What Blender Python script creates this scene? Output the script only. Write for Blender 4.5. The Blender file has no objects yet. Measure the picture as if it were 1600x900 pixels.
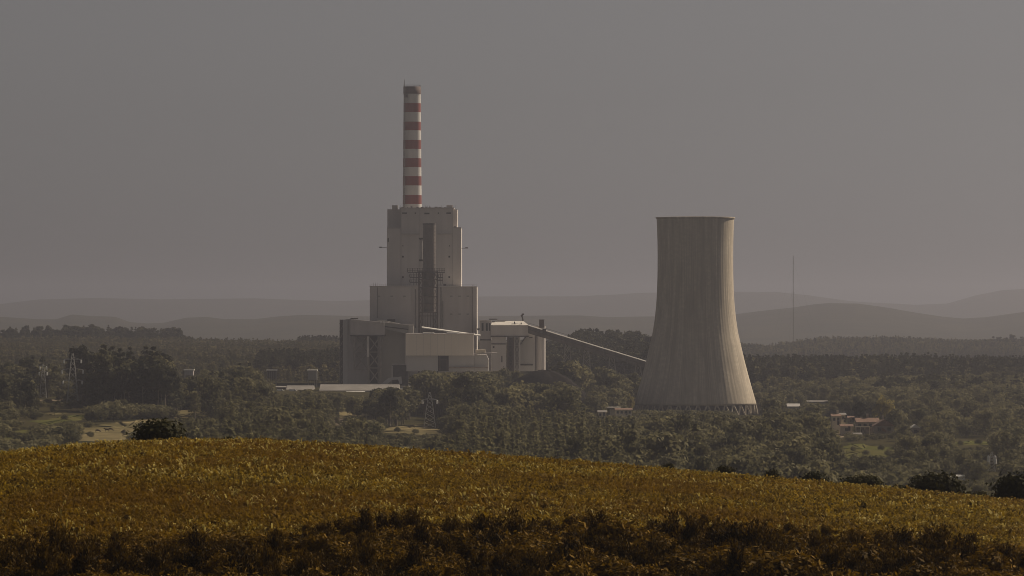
import bpy, math, random
import numpy as np
from mathutils import Vector

# ------------------------------------------------------------------ camera, sky, sun, exposure
SC = bpy.context.scene
COL = SC.collection
F = 7000.0            # focal length in pixels of the 1600 px wide photograph
HORIZON = 490.0       # eye level row
RNG = np.random.default_rng(7)
random.seed(7)

cam_data = bpy.data.cameras.new('camera')
cam = bpy.data.objects.new('camera', cam_data)
COL.objects.link(cam)
SC.camera = cam
cam.location = (0, 0, 0)
cam.rotation_euler = (math.radians(90), 0, 0)
cam_data.sensor_width = 36
cam_data.lens = 36 * F / 1600
cam_data.shift_y = (HORIZON - 450) / 1600
cam_data.clip_start = 0.5
cam_data.clip_end = 60000

SUN_EL = math.radians(36)
SUN_AZ = math.radians(52)          # to the right of the view direction (+Y), sun stands behind the plant
world = bpy.data.worlds.new('World')
SC.world = world
world.use_nodes = True
wn = world.node_tree
wn.nodes.clear()
sky = wn.nodes.new('ShaderNodeTexSky')
sky.sky_type = 'NISHITA'
sky.sun_disc = False
sky.sun_elevation = SUN_EL
sky.sun_rotation = SUN_AZ
sky.air_density = 1.0
sky.dust_density = 1.4
sky.ozone_density = 1.0
hs = wn.nodes.new('ShaderNodeHueSaturation')
hs.inputs['Saturation'].default_value = 0.12
tint = wn.nodes.new('ShaderNodeMixRGB')
tint.blend_type = 'MULTIPLY'
tint.inputs[0].default_value = 1.0
tint.inputs[2].default_value = (0.585, 0.561, 0.567, 1)
bg = wn.nodes.new('ShaderNodeBackground')
bg.inputs['Strength'].default_value = 0.05
wo = wn.nodes.new('ShaderNodeOutputWorld')
wn.links.new(sky.outputs[0], hs.inputs['Color'])
wn.links.new(hs.outputs[0], tint.inputs[1])
wn.links.new(tint.outputs[0], bg.inputs[0])
wn.links.new(bg.outputs[0], wo.inputs[0])

sd = bpy.data.lights.new('sun', 'SUN')
sd.energy = 5.0
sd.angle = math.radians(0.5)
sd.color = (1.0, 0.84, 0.64)
sun = bpy.data.objects.new('sun', sd)
COL.objects.link(sun)
sdir = Vector((math.sin(SUN_AZ) * math.cos(SUN_EL), math.cos(SUN_AZ) * math.cos(SUN_EL), math.sin(SUN_EL)))
sun.rotation_euler = sdir.to_track_quat('Z', 'Y').to_euler()
sun.location = (400, 300, 400)

SC.view_settings.view_transform = 'Standard'
SC.view_settings.look = 'None'
SC.view_settings.gamma = 1
SC.view_settings.exposure = 0.0
SC.view_settings.use_curve_mapping = False
SC.render.engine = 'CYCLES'
cy = SC.cycles
cy.max_bounces = 5
cy.diffuse_bounces = 2
cy.glossy_bounces = 1
cy.transmission_bounces = 2
cy.transparent_max_bounces = 4
cy.volume_bounces = 0
cy.use_denoising = True
cy.sample_clamp_indirect = 4
cy.use_adaptive_sampling = True
cy.adaptive_threshold = 0.01
cy.pixel_filter_type = 'BLACKMAN_HARRIS'
cy.filter_width = 0.95
HAZE = 8.8e-5


# ------------------------------------------------------------------ helpers
def X(px, Y):
    return (px - 800.0) / F * Y


def Z(py, Y):
    return (HORIZON - py) / F * Y


def tag(o, label=None, cat=None, group=None, kind=None):
    if label: o['label'] = label
    if cat: o['category'] = cat
    if group: o['group'] = group
    if kind: o['kind'] = kind
    return o


def thing(name, loc, label, cat, group=None):
    o = bpy.data.objects.new(name, None)
    o.empty_display_size = 1
    o.location = loc
    COL.objects.link(o)
    return tag(o, label, cat, group)


class MB:
    """collects shapes, builds ONE mesh object"""
    def __init__(self):
        self.v = []; self.f = []

    def add(self, vs, fs):
        n = len(self.v)
        self.v += [tuple(p) for p in vs]
        self.f += [tuple(i + n for i in f) for f in fs]
        return self

    def box(self, x0, x1, y0, y1, z0, z1):
        return self.add([(x0, y0, z0), (x1, y0, z0), (x1, y1, z0), (x0, y1, z0),
                         (x0, y0, z1), (x1, y0, z1), (x1, y1, z1), (x0, y1, z1)],
                        [(0, 3, 2, 1), (4, 5, 6, 7), (0, 1, 5, 4), (1, 2, 6, 5), (2, 3, 7, 6), (3, 0, 4, 7)])

    def pbox(self, px0, px1, py0, py1, Y, depth):
        return self.box(X(px0, Y), X(px1, Y), Y, Y + depth, Z(py1, Y), Z(py0, Y))

    def poly(self, pts, Y, depth):
        """outline in photograph rows/columns at distance Y, pushed back by depth"""
        n = len(pts)
        a = [(X(p, Y), Y, Z(q, Y)) for p, q in pts]
        b = [(x, Y + depth, z) for x, y, z in a]
        fs = [tuple(range(n)), tuple(range(2 * n - 1, n - 1, -1))]
        for i in range(n):
            j = (i + 1) % n
            fs.append((j, i, n + i, n + j))
        return self.add(a + b, fs)

    def bar(self, p, q, r, n=4, r2=None):
        p = Vector(p); q = Vector(q); d = q - p
        if d.length < 1e-6: return self
        d.normalize()
        u = d.cross(Vector((0, 0, 1)) if abs(d.z) < 0.95 else Vector((1, 0, 0))).normalized()
        w = d.cross(u)
        r2 = r if r2 is None else r2
        vs = []
        for c, rr in ((p, r), (q, r2)):
            for i in range(n):
                a = 2 * math.pi * (i + 0.5) / n
                vs.append(c + u * math.cos(a) * rr + w * math.sin(a) * rr)
        fs = [(i, (i + 1) % n, n + (i + 1) % n, n + i) for i in range(n)]
        fs += [tuple(range(n - 1, -1, -1)), tuple(range(n, 2 * n))]
        return self.add(vs, fs)

    def lathe(self, cx, cy, prof, n=32, cap=True):
        vs = []; fs = []
        for r, z in prof:
            for i in range(n):
                a = 2 * math.pi * i / n
                vs.append((cx + r * math.cos(a), cy + r * math.sin(a), z))
        m = len(prof)
        for k in range(m - 1):
            for i in range(n):
                j = (i + 1) % n
                fs.append((k * n + i, k * n + j, (k + 1) * n + j, (k + 1) * n + i))
        if cap:
            fs.append(tuple(range(n - 1, -1, -1)))
            fs.append(tuple(range((m - 1) * n, m * n)))
        return self.add(vs, fs)

    def mesh(self, name, off=(0, 0, 0)):
        me = bpy.data.meshes.new(name)
        ox, oy, oz = off
        me.from_pydata([(x - ox, y - oy, z - oz) for x, y, z in self.v], [], self.f)
        me.update()
        return me

    def build(self, name, mat, parent=None, smooth=False):
        off = (0, 0, 0); p = parent
        while p is not None:
            off = tuple(a + b for a, b in zip(off, p.location)); p = p.parent
        me = self.mesh(name, off)
        me.materials.append(mat)
        if smooth:
            me.polygons.foreach_set('use_smooth', [True] * len(me.polygons))
        o = bpy.data.objects.new(name, me)
        o.parent = parent
        COL.objects.link(o)
        return o


def np_mesh(name, v, f):
    """fast mesh from numpy verts (N,3) and faces (M,k)"""
    me = bpy.data.meshes.new(name)
    v = np.ascontiguousarray(v, dtype=np.float32); f = np.ascontiguousarray(f, dtype=np.int32)
    m, k = f.shape
    me.vertices.add(len(v)); me.vertices.foreach_set('co', v.ravel())
    me.loops.add(m * k); me.loops.foreach_set('vertex_index', f.ravel())
    me.polygons.add(m)
    me.polygons.foreach_set('loop_start', np.arange(0, m * k, k, dtype=np.int32))
    me.update(calc_edges=True)
    me.validate()
    return me


# ------------------------------------------------------------------ materials
def new_mat(name):
    m = bpy.data.materials.new(name)
    m.use_nodes = True
    nt = m.node_tree
    b = nt.nodes['Principled BSDF']
    return m, nt, b


def N(nt, t, **kw):
    n = nt.nodes.new(t)
    for k, v in kw.items():
        if k in n.inputs: n.inputs[k].default_value = v
        else: setattr(n, k, v)
    return n


def noise_mat(name, c1, c2, scale, rough=0.85, stretch=(1, 1, 1), detail=6, lo=0.35, hi=0.65, bump=0.0, coord='Object',
              c3=None, scale3=None, spec=0.3, metallic=0.0):
    m, nt, b = new_mat(name)
    tc = N(nt, 'ShaderNodeTexCoord')
    mp = N(nt, 'ShaderNodeMapping'); mp.inputs['Scale'].default_value = stretch
    nz = N(nt, 'ShaderNodeTexNoise'); nz.inputs['Scale'].default_value = scale; nz.inputs['Detail'].default_value = detail
    mr = N(nt, 'ShaderNodeMapRange'); mr.inputs[1].default_value = lo; mr.inputs[2].default_value = hi
    mx = N(nt, 'ShaderNodeMixRGB'); mx.inputs[1].default_value = (*c1, 1); mx.inputs[2].default_value = (*c2, 1)
    L = nt.links.new
    L(tc.outputs[coord], mp.inputs[0]); L(mp.outputs[0], nz.inputs['Vector']); L(nz.outputs[0], mr.inputs[0]); L(mr.outputs[0], mx.inputs[0])
    out = mx.outputs[0]
    if c3 is not None:
        n3 = N(nt, 'ShaderNodeTexNoise'); n3.inputs['Scale'].default_value = scale3; n3.inputs['Detail'].default_value = 5
        m3 = N(nt, 'ShaderNodeMapRange'); m3.inputs[1].default_value = 0.45; m3.inputs[2].default_value = 0.7
        x3 = N(nt, 'ShaderNodeMixRGB'); x3.inputs[2].default_value = (*c3, 1)
        L(tc.outputs[coord], n3.inputs['Vector']); L(n3.outputs[0], m3.inputs[0]); L(m3.outputs[0], x3.inputs[0]); L(out, x3.inputs[1])
        out = x3.outputs[0]
    L(out, b.inputs['Base Color'])
    b.inputs['Roughness'].default_value = rough
    b.inputs['Specular IOR Level'].default_value = spec
    b.inputs['Metallic'].default_value = metallic
    if bump:
        bp = N(nt, 'ShaderNodeBump'); bp.inputs['Strength'].default_value = bump; bp.inputs['Distance'].default_value = 0.3
        L(nz.outputs[0], bp.inputs['Height']); L(bp.outputs[0], b.inputs['Normal'])
    return m


def leaf_mat(name, c_dark, c_light, trans=0.35, wscale=0.01, patch=0.0, c_patch=None, rough=0.75, spec=0.06, rand=0.65, tintw=0.35):
    """leaf colour: varies per leaf (attribute tint), per plant (random) and with soft patches across the land"""
    m, nt, b = new_mat(name)
    L = nt.links.new
    at = N(nt, 'ShaderNodeAttribute', attribute_name='tint')
    oi = N(nt, 'ShaderNodeObjectInfo')
    a = N(nt, 'ShaderNodeMath', operation='MULTIPLY'); a.inputs[1].default_value = tintw
    c = N(nt, 'ShaderNodeMath', operation='MULTIPLY_ADD'); c.inputs[1].default_value = rand
    L(at.outputs['Fac'], a.inputs[0]); L(oi.outputs['Random'], c.inputs[0]); L(a.outputs[0], c.inputs[2])
    mx = N(nt, 'ShaderNodeMixRGB'); mx.inputs[1].default_value = (*c_dark, 1); mx.inputs[2].default_value = (*c_light, 1)
    L(c.outputs[0], mx.inputs[0])
    out = mx.outputs[0]
    if c_patch is not None:
        g = N(nt, 'ShaderNodeNewGeometry')
        nz = N(nt, 'ShaderNodeTexNoise'); nz.inputs['Scale'].default_value = wscale; nz.inputs['Detail'].default_value = 4
        mr = N(nt, 'ShaderNodeMapRange'); mr.inputs[1].default_value = 0.42; mr.inputs[2].default_value = 0.66; mr.inputs[4].default_value = patch
        mp = N(nt, 'ShaderNodeMixRGB'); mp.inputs[2].default_value = (*c_patch, 1)
        L(g.outputs['Position'], nz.inputs['Vector']); L(nz.outputs[0], mr.inputs[0]); L(mr.outputs[0], mp.inputs[0]); L(out, mp.inputs[1])
        out = mp.outputs[0]
    L(out, b.inputs['Base Color'])
    b.inputs['Roughness'].default_value = rough
    b.inputs['Specular IOR Level'].default_value = spec
    tr = N(nt, 'ShaderNodeBsdfTranslucent'); L(out, tr.inputs[0])
    ms = N(nt, 'ShaderNodeMixShader'); ms.inputs[0].default_value = trans
    L(b.outputs[0], ms.inputs[1]); L(tr.outputs[0], ms.inputs[2])
    L(ms.outputs[0], nt.nodes['Material Output'].inputs['Surface'])
    return m


M = {}
M['ground'] = noise_mat('ground_cover', (0.022, 0.022, 0.010), (0.050, 0.045, 0.022), 0.02, c3=(0.060, 0.052, 0.027), scale3=0.006, coord='Object', spec=0.0)
M['pasture'] = noise_mat('pasture_grass', (0.13, 0.108, 0.055), (0.22, 0.18, 0.095), 0.10, detail=10, c3=(0.08, 0.072, 0.034), scale3=0.012, spec=0.0)
M['meadow'] = noise_mat('green_meadow', (0.060, 0.068, 0.020), (0.115, 0.112, 0.036), 0.12, detail=10, c3=(0.10, 0.088, 0.036), scale3=0.03, spec=0.0)
M['bare'] = noise_mat('bare_soil', (0.15, 0.118, 0.085), (0.21, 0.17, 0.12), 0.05, detail=8, spec=0.0)
M['hill_soil'] = noise_mat('crop_soil', (0.045, 0.024, 0.005), (0.09, 0.048, 0.008), 0.5, detail=8, c3=(0.06, 0.045, 0.012), scale3=0.06, spec=0.0)
M['crop'] = leaf_mat('crop_leaf', (0.012, 0.008, 0.0004), (0.36, 0.230, 0.014), trans=0.36, wscale=0.045, patch=0.7, c_patch=(0.118, 0.058, 0.001), rough=0.7, spec=0.05, rand=0.4, tintw=0.6)  # near-black to bright leaf tones stand in for shaded gaps and glints
M['crop_dry_glint'] = leaf_mat('crop_dry_glint_leaf', (0.24, 0.18, 0.03), (0.46, 0.37, 0.11), trans=0.35, rough=0.6, spec=0.1)  # pale dry blades, their colour standing in for sun glints on leaves
M['scrub'] = leaf_mat('scrub_leaf', (0.009, 0.005, 0.0004), (0.27, 0.155, 0.009), trans=0.22, wscale=0.12, patch=0.4, c_patch=(0.095, 0.052, 0.002), rand=0.35, tintw=0.65)  # black to gold leaf tones stand in for shaded fronts and lit tops
M['gorse'] = leaf_mat('gorse_leaf', (0.008, 0.005, 0.0006), (0.150, 0.085, 0.006), trans=0.2, rand=0.3, tintw=0.7)  # lighter leaf tone stands in for warm sun on the tops
M['crest'] = leaf_mat('crest_bush_leaf', (0.014, 0.016, 0.004), (0.060, 0.050, 0.012), trans=0.2)
M['broad'] = leaf_mat('broadleaf', (0.042, 0.043, 0.021), (0.25, 0.225, 0.115), trans=0.4, wscale=0.006, patch=0.35, c_patch=(0.070, 0.067, 0.034))
M['broad_gold'] = leaf_mat('golden_leaf', (0.22, 0.185, 0.065), (0.38, 0.32, 0.12), trans=0.45)
M['conifer'] = leaf_mat('conifer_needle', (0.085, 0.085, 0.038), (0.30, 0.27, 0.128), trans=0.42, wscale=0.008, patch=0.35, c_patch=(0.10, 0.096, 0.046))
M['pine'] = leaf_mat('dark_pine_needle', (0.023, 0.025, 0.014), (0.10, 0.096, 0.048), trans=0.2, wscale=0.008, patch=0.4, c_patch=(0.05, 0.048, 0.02))
M['farwood'] = leaf_mat('far_forest_leaf', (0.075, 0.071, 0.034), (0.25, 0.215, 0.108), trans=0.35, wscale=0.004, patch=0.8, c_patch=(0.065, 0.063, 0.024))
M['bark'] = noise_mat('bark', (0.07, 0.052, 0.036), (0.14, 0.11, 0.08), 3, stretch=(1, 1, 0.2))
M['bark_pale'] = noise_mat('pale_bark', (0.16, 0.13, 0.10), (0.28, 0.235, 0.18), 3, stretch=(1, 1, 0.2))

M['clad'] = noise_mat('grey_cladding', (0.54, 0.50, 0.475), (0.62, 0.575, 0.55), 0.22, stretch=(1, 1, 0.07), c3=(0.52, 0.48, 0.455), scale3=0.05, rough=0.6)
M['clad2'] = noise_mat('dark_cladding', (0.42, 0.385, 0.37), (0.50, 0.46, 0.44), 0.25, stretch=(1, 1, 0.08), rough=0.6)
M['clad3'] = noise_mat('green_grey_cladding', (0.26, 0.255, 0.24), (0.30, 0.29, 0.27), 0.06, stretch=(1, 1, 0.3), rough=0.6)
M['pale'] = noise_mat('pale_cladding', (0.50, 0.475, 0.45), (0.57, 0.54, 0.51), 0.06, stretch=(1, 1, 0.3), rough=0.55)
M['cream'] = noise_mat('cream_cladding', (0.80, 0.70, 0.58), (0.86, 0.76, 0.64), 0.08, stretch=(1, 1, 0.3), rough=0.5)
M['light'] = noise_mat('light_roof', (0.62, 0.585, 0.54), (0.74, 0.70, 0.65), 0.1, rough=0.5)
M['white'] = noise_mat('white_paint', (0.76, 0.74, 0.70), (0.84, 0.82, 0.78), 0.3, rough=0.5)
M['roofgrey'] = noise_mat('grey_roof', (0.20, 0.185, 0.17), (0.27, 0.25, 0.23), 0.12, rough=0.7)
M['dark'] = noise_mat('dark_steel', (0.050, 0.045, 0.042), (0.085, 0.075, 0.07), 0.5, rough=0.6)
M['steel'] = noise_mat('steel', (0.20, 0.18, 0.165), (0.29, 0.265, 0.24), 0.6, rough=0.5)
M['rust'] = noise_mat('rusty_steel', (0.060, 0.043, 0.038), (0.10, 0.075, 0.066), 0.3, rough=0.7)
M['duct'] = noise_mat('duct_metal', (0.105, 0.088, 0.08), (0.165, 0.14, 0.125), 0.2, stretch=(1, 1, 0.3), rough=0.55)
M['gallery'] = noise_mat('gallery_sheet', (0.085, 0.072, 0.065), (0.13, 0.112, 0.10), 0.2, stretch=(1, 1, 0.3), rough=0.55)
M['galv'] = noise_mat('galvanised_steel', (0.40, 0.385, 0.365), (0.52, 0.50, 0.48), 0.8, rough=0.45)
M['void'] = noise_mat('dark_opening', (0.030, 0.027, 0.025), (0.045, 0.041, 0.038), 0.3, rough=0.8)  # near-black colour stands in for the shade inside gaps and openings
M['glass'] = noise_mat('window_glass', (0.035, 0.035, 0.038), (0.06, 0.06, 0.062), 0.3, rough=0.15, spec=0.6)
M['red'] = noise_mat('red_band_paint', (0.19, 0.034, 0.026), (0.25, 0.052, 0.040), 0.12, stretch=(1, 1, 0.25), rough=0.6)
M['bandwhite'] = noise_mat('white_band_paint', (0.56, 0.535, 0.51), (0.68, 0.655, 0.63), 0.16, stretch=(1, 1, 0.12), rough=0.6)
M['capdark'] = noise_mat('sooty_cap', (0.085, 0.055, 0.048), (0.13, 0.075, 0.065), 0.3, rough=0.8)
M['coal'] = noise_mat('coal', (0.016, 0.014, 0.013), (0.030, 0.027, 0.025), 0.4, rough=1.0, bump=0.3, spec=0.0)
M['tile'] = noise_mat('red_roof_tile', (0.15, 0.088, 0.062), (0.24, 0.145, 0.10), 0.8, rough=0.8)
M['stone'] = noise_mat('stone_wall', (0.26, 0.21, 0.17), (0.38, 0.32, 0.26), 0.7, rough=0.9)
M['plaster'] = noise_mat('cream_plaster', (0.66, 0.58, 0.45), (0.76, 0.68, 0.54), 0.4, rough=0.9)
M['cowhide'] = noise_mat('cow_hide', (0.045, 0.030, 0.020), (0.10, 0.065, 0.04), 0.9, rough=0.8)


def tower_mat():
    m, nt, b = new_mat('tower_concrete')
    L = nt.links.new
    tc = N(nt, 'ShaderNodeTexCoord'); sp = N(nt, 'ShaderNodeSeparateXYZ'); L(tc.outputs['Object'], sp.inputs[0])
    at = N(nt, 'ShaderNodeMath', operation='ARCTAN2'); L(sp.outputs[1], at.inputs[0]); L(sp.outputs[0], at.inputs[1])

    def streak(ka, kz, scale, lo, hi, det=5):
        a = N(nt, 'ShaderNodeMath', operation='MULTIPLY'); a.inputs[1].default_value = ka; L(at.outputs[0], a.inputs[0])
        z = N(nt, 'ShaderNodeMath', operation='MULTIPLY'); z.inputs[1].default_value = kz; L(sp.outputs[2], z.inputs[0])
        cb = N(nt, 'ShaderNodeCombineXYZ'); L(a.outputs[0], cb.inputs[0]); L(z.outputs[0], cb.inputs[1])
        nz = N(nt, 'ShaderNodeTexNoise'); nz.inputs['Scale'].default_value = scale; nz.inputs['Detail'].default_value = det
        L(cb.outputs[0], nz.inputs['Vector'])
        mr = N(nt, 'ShaderNodeMapRange'); mr.inputs[1].default_value = lo; mr.inputs[2].default_value = hi
        L(nz.outputs[0], mr.inputs[0])
        return mr.outputs[0]
    s1 = streak(14, 0.012, 1.0, 0.35, 0.66)
    s2 = streak(110, 0.018, 1.0, 0.44, 0.66, 4)
    s3 = streak(6, 0.055, 1.0, 0.45, 0.62, 8)
    s4 = streak(9, 0.55, 1.0, 0.38, 0.60, 5)
    c = N(nt, 'ShaderNodeMixRGB'); c.inputs[1].default_value = (0.50, 0.435, 0.345, 1); c.inputs[2].default_value = (0.72, 0.635, 0.51, 1); L(s1, c.inputs[0])
    for s, col, k in ((s2, (0.27, 0.23, 0.185, 1), 0.7), (s3, (0.31, 0.27, 0.22, 1), 0.5), (s4, (0.40, 0.35, 0.285, 1), 0.45)):
        mm = N(nt, 'ShaderNodeMath', operation='MULTIPLY'); mm.inputs[1].default_value = k; L(s, mm.inputs[0])
        x = N(nt, 'ShaderNodeMixRGB'); x.inputs[2].default_value = col; L(mm.outputs[0], x.inputs[0]); L(c.outputs[0], x.inputs[1])
        c = x
    L(c.outputs[0], b.inputs['Base Color'])
    b.inputs['Roughness'].default_value = 0.9
    b.inputs['Specular IOR Level'].default_value = 0.15
    return m


M['tower'] = tower_mat()

# ------------------------------------------------------------------ land
PX = np.array([-900, 0, 150, 280, 340, 550, 800, 1000, 1086, 1180, 1240, 1290, 1350, 1400, 1500, 1600, 2500], float)


def row(*pairs):
    a = np.array(pairs, float)
    return np.interp(PX, a[:, 0], a[:, 1])


HA = [(-900, 503), (-300, 500), (0, 494), (60, 498), (88, 498), (112, 490.5), (135, 492.5), (180, 494.5), (203, 503), (230, 505), (256, 504), (290, 496),
      (322, 494.5), (350, 498), (397, 498), (440, 493), (475, 491), (535, 492), (640, 494), (750, 492), (830, 491.5), (905, 491), (950, 494), (1000, 493),
      (1100, 493), (1150, 490), (1200, 484), (1240, 480), (1270, 475.5), (1295, 473.5), (1340, 474.5), (1380, 480), (1430, 489), (1475, 496), (1505, 498.5), (1540, 496.5), (1600, 488), (1750, 481), (2500, 496)]
HB = [(-900, 470), (0, 474), (60, 467), (150, 465), (250, 467), (400, 466), (520, 471), (640, 468), (750, 464), (900, 463), (960, 460), (1000, 457), (1060, 456),
      (1150, 455), (1212, 455), (1260, 460), (1330, 470), (1430, 476), (1480, 474), (1525, 461), (1565, 453), (1600, 451), (1750, 450), (2500, 465)]
YA, YB = 12000.0, 21000.0


def crest(pairs, Y):
    a = np.array(pairs, float)
    return a[:, 0], (HORIZON - a[:, 1]) / F * Y


# distance rows; each is (Y, px knots, heights)
def flat(z):
    return (PX, np.full_like(PX, z))


def rw(*pairs):
    a = np.array(pairs, float)
    return (a[:, 0], a[:, 1])


ROWS = [
    (-2500, flat(0.0)), (-4, flat(-1.65)), (4, flat(-1.75)), (40, flat(-9.0)), (120, flat(-34)), (300, flat(-55)), (600, flat(-64)), (1000, rw((0, -56), (550, -60), (1600, -60))),
    (1500, rw((0, -52), (300, -53), (550, -56), (1086, -57), (1600, -55))),
    (2000, rw((0, -50), (300, -51), (550, -55), (800, -58), (1086, -58), (1350, -53), (1600, -55))),
    (2300, rw((0, -48), (300, -49), (550, -55), (800, -58), (1086, -60), (1350, -54), (1600, -55))),
    (2560, rw((0, -46.5), (300, -47.5), (480, -48), (550, -51.5), (800, -57.5), (1086, -60.5), (1195, -60.5), (1350, -55), (1600, -54))),
    (2800, rw((0, -46), (300, -46.8), (620, -48), (800, -51), (900, -58), (1086, -60.5), (1200, -60.5), (1280, -56), (1600, -52))),
    (2950, rw((0, -45.5), (550, -47.2), (800, -47.2), (1086, -54), (1600, -51))),
    (3130, rw((0, -45), (550, -47.2), (800, -47.2), (1600, -50))),
    (3600, rw((-900, -41), (550, -42.5), (800, -44), (1000, -48), (1160, -53), (1600, -54))),
    (4600, rw((-900, -36), (0, -36.5), (280, -37.5), (345, -40), (550, -39), (700, -39), (900, -42), (1060, -48), (1160, -59), (2500, -60))),
    (5000, rw((-900, -50), (550, -50), (1060, -52), (1160, -58), (2500, -58))),
    (5500, rw((-900, -55), (550, -54), (1100, -51), (1160, -49.5), (1200, -52), (1240, -48.5), (1290, -42.3), (1400, -41.6), (1500, -45), (1600, -44), (2500, -42))),
    (6400, flat(-70)), (9500, flat(-70)), (YA, crest(HA, YA)), (YA + 2600, flat(-55)), (17500, flat(-50)), (YB, crest(HB, YB)), (24500, flat(-60)), (27000, flat(-60)),
]
RY = np.array([r[0] for r in ROWS], float)


def bumps(x, y, s, seed):
    r = np.random.default_rng(seed)
    t = 0
    for k in range(6):
        a, b, p, q = r.uniform(-1, 1, 2).tolist() + r.uniform(0, 6.28, 2).tolist()
        t = t + np.sin(x / s * a * 6 + p) * np.cos(y / s * b * 6 + q)
    return t / 6


def land(x, y):
    x = np.asarray(x, float); y = np.asarray(y, float)
    px = 800 + F * x / np.maximum(y, 500)
    i = np.clip(np.searchsorted(RY, y, side='right') - 1, 0, len(RY) - 2)
    t = np.clip((y - RY[i]) / (RY[i + 1] - RY[i]), 0, 1)
    t = t * t * (3 - 2 * t)
    H = np.stack([np.interp(px, r[1][0], r[1][1]) for r in ROWS])
    a = np.take_along_axis(H, i[None, ...], 0)[0]
    b = np.take_along_axis(H, (i + 1)[None, ...], 0)[0]
    z = a * (1 - t) + b * t
    amp = np.interp(y, [0, 800, 1200, 2500, 2650, 3150, 3400, 6000, 9000, 30000], [0, 0, 1.2, 1.0, 0.0, 0.0, 1.0, 2.0, 7, 10])
    z = z + amp * bumps(x, y, np.interp(y, [0, 5000, 9000], [420, 500, 1800]), 3)
    return z


def land1(x, y):
    return float(land(np.array([x]), np.array([y]))[0])


# near hill with the crop
CREST = np.array([(-500, 770), (-200, 735), (0, 710), (50, 704), (100, 698), (150, 693), (200, 689), (250, 687), (300, 686), (360, 685), (420, 687), (500, 691), (600, 698),
                  (700, 707), (800, 713.5), (900, 721), (1000, 729), (1100, 738), (1200, 747), (1300, 756), (1400, 765), (1500, 776), (1600, 787), (1800, 812), (2100, 855)], float)
YC = 400.0
KC = 3.6e-4


def hill(x, y):
    x = np.asarray(x, float); y = np.asarray(y, float)
    px = 800 + F * x / YC
    py = np.interp(px, CREST[:, 0], CREST[:, 1])
    # round the corners of the profile
    for d in (-60, 60):
        py = py + np.interp(px + d, CREST[:, 0], CREST[:, 1])
    py = py / 3 + 9
    zc = -(py - HORIZON) / F * YC
    sl = zc / YC
    k = KC + np.clip((px - 800) / 800, 0, 1.2) * -1.2e-4
    return zc + sl * (y - YC) - np.where(y < YC, k, KC) * (y - YC) ** 2 + 0.10 * bumps(x, y, 60, 11)


def rowcol(x, y, z):
    return 800 + F * x / y, HORIZON - F * z / y


# ground sheet
us = np.concatenate([np.linspace(-0.40, -0.15, 40, endpoint=False), np.linspace(-0.15, 0.15, 460), np.linspace(0.15, 0.40, 41)[1:]])
ys = np.concatenate([np.linspace(-2500, 0, 12, endpoint=False), np.linspace(0, 1200, 60, endpoint=False), np.linspace(1200, 3400, 150, endpoint=False),
                     np.linspace(3400, 6400, 90, endpoint=False), np.linspace(6400, 27000, 130)])
UU, YY = np.meshgrid(us, ys)
XX = UU * (900 + np.maximum(YY, 0) * 0.97 + np.abs(np.minimum(YY, 0)) * 0.3)
ZZ = land(XX, YY)
nr, nc = UU.shape
idx = np.arange(nr * nc).reshape(nr, nc)
quads = np.stack([idx[:-1, :-1], idx[:-1, 1:], idx[1:, 1:], idx[1:, :-1]], -1).reshape(-1, 4)
me = np_mesh('ground', np.stack([XX, YY, ZZ], -1).reshape(-1, 3), quads)
me.polygons.foreach_set('use_smooth', [True] * len(me.polygons))
me.materials.append(M['ground'])
ground = bpy.data.objects.new('ground', me); COL.objects.link(ground)
tag(ground, 'wooded valley floor and hazy ranges of hills on the horizon', None, None, 'structure')

hx = np.linspace(-75, 75, 240); hy = np.linspace(90, 760, 330)
HX, HY = np.meshgrid(hx, hy)
HX = HX * (0.55 + 0.45 * HY / 400)
HZ = hill(HX, HY)
nr, nc = HX.shape
idx = np.arange(nr * nc).reshape(nr, nc)
quads = np.stack([idx[:-1, :-1], idx[:-1, 1:], idx[1:, 1:], idx[1:, :-1]], -1).reshape(-1, 4)
me = np_mesh('hill', np.stack([HX, HY, HZ], -1).reshape(-1, 3), quads)
me.polygons.foreach_set('use_smooth', [True] * len(me.polygons))
me.materials.append(M['hill_soil'])
o = bpy.data.objects.new('hill', me); COL.objects.link(o)
tag(o, 'rounded near hill carrying the golden crop field', None, None, 'structure')


def screen_to_land(px, py, lo=1150, hi=3400):
    """distance at which the ground seen at this row/column lies"""
    yy = np.linspace(lo, hi, 900)
    zz = land((px - 800) / F * yy, yy)
    pr = HORIZON - F * zz / yy
    k = np.where(pr <= py)[0]
    return float(yy[k[0]]) if len(k) else hi


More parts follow.
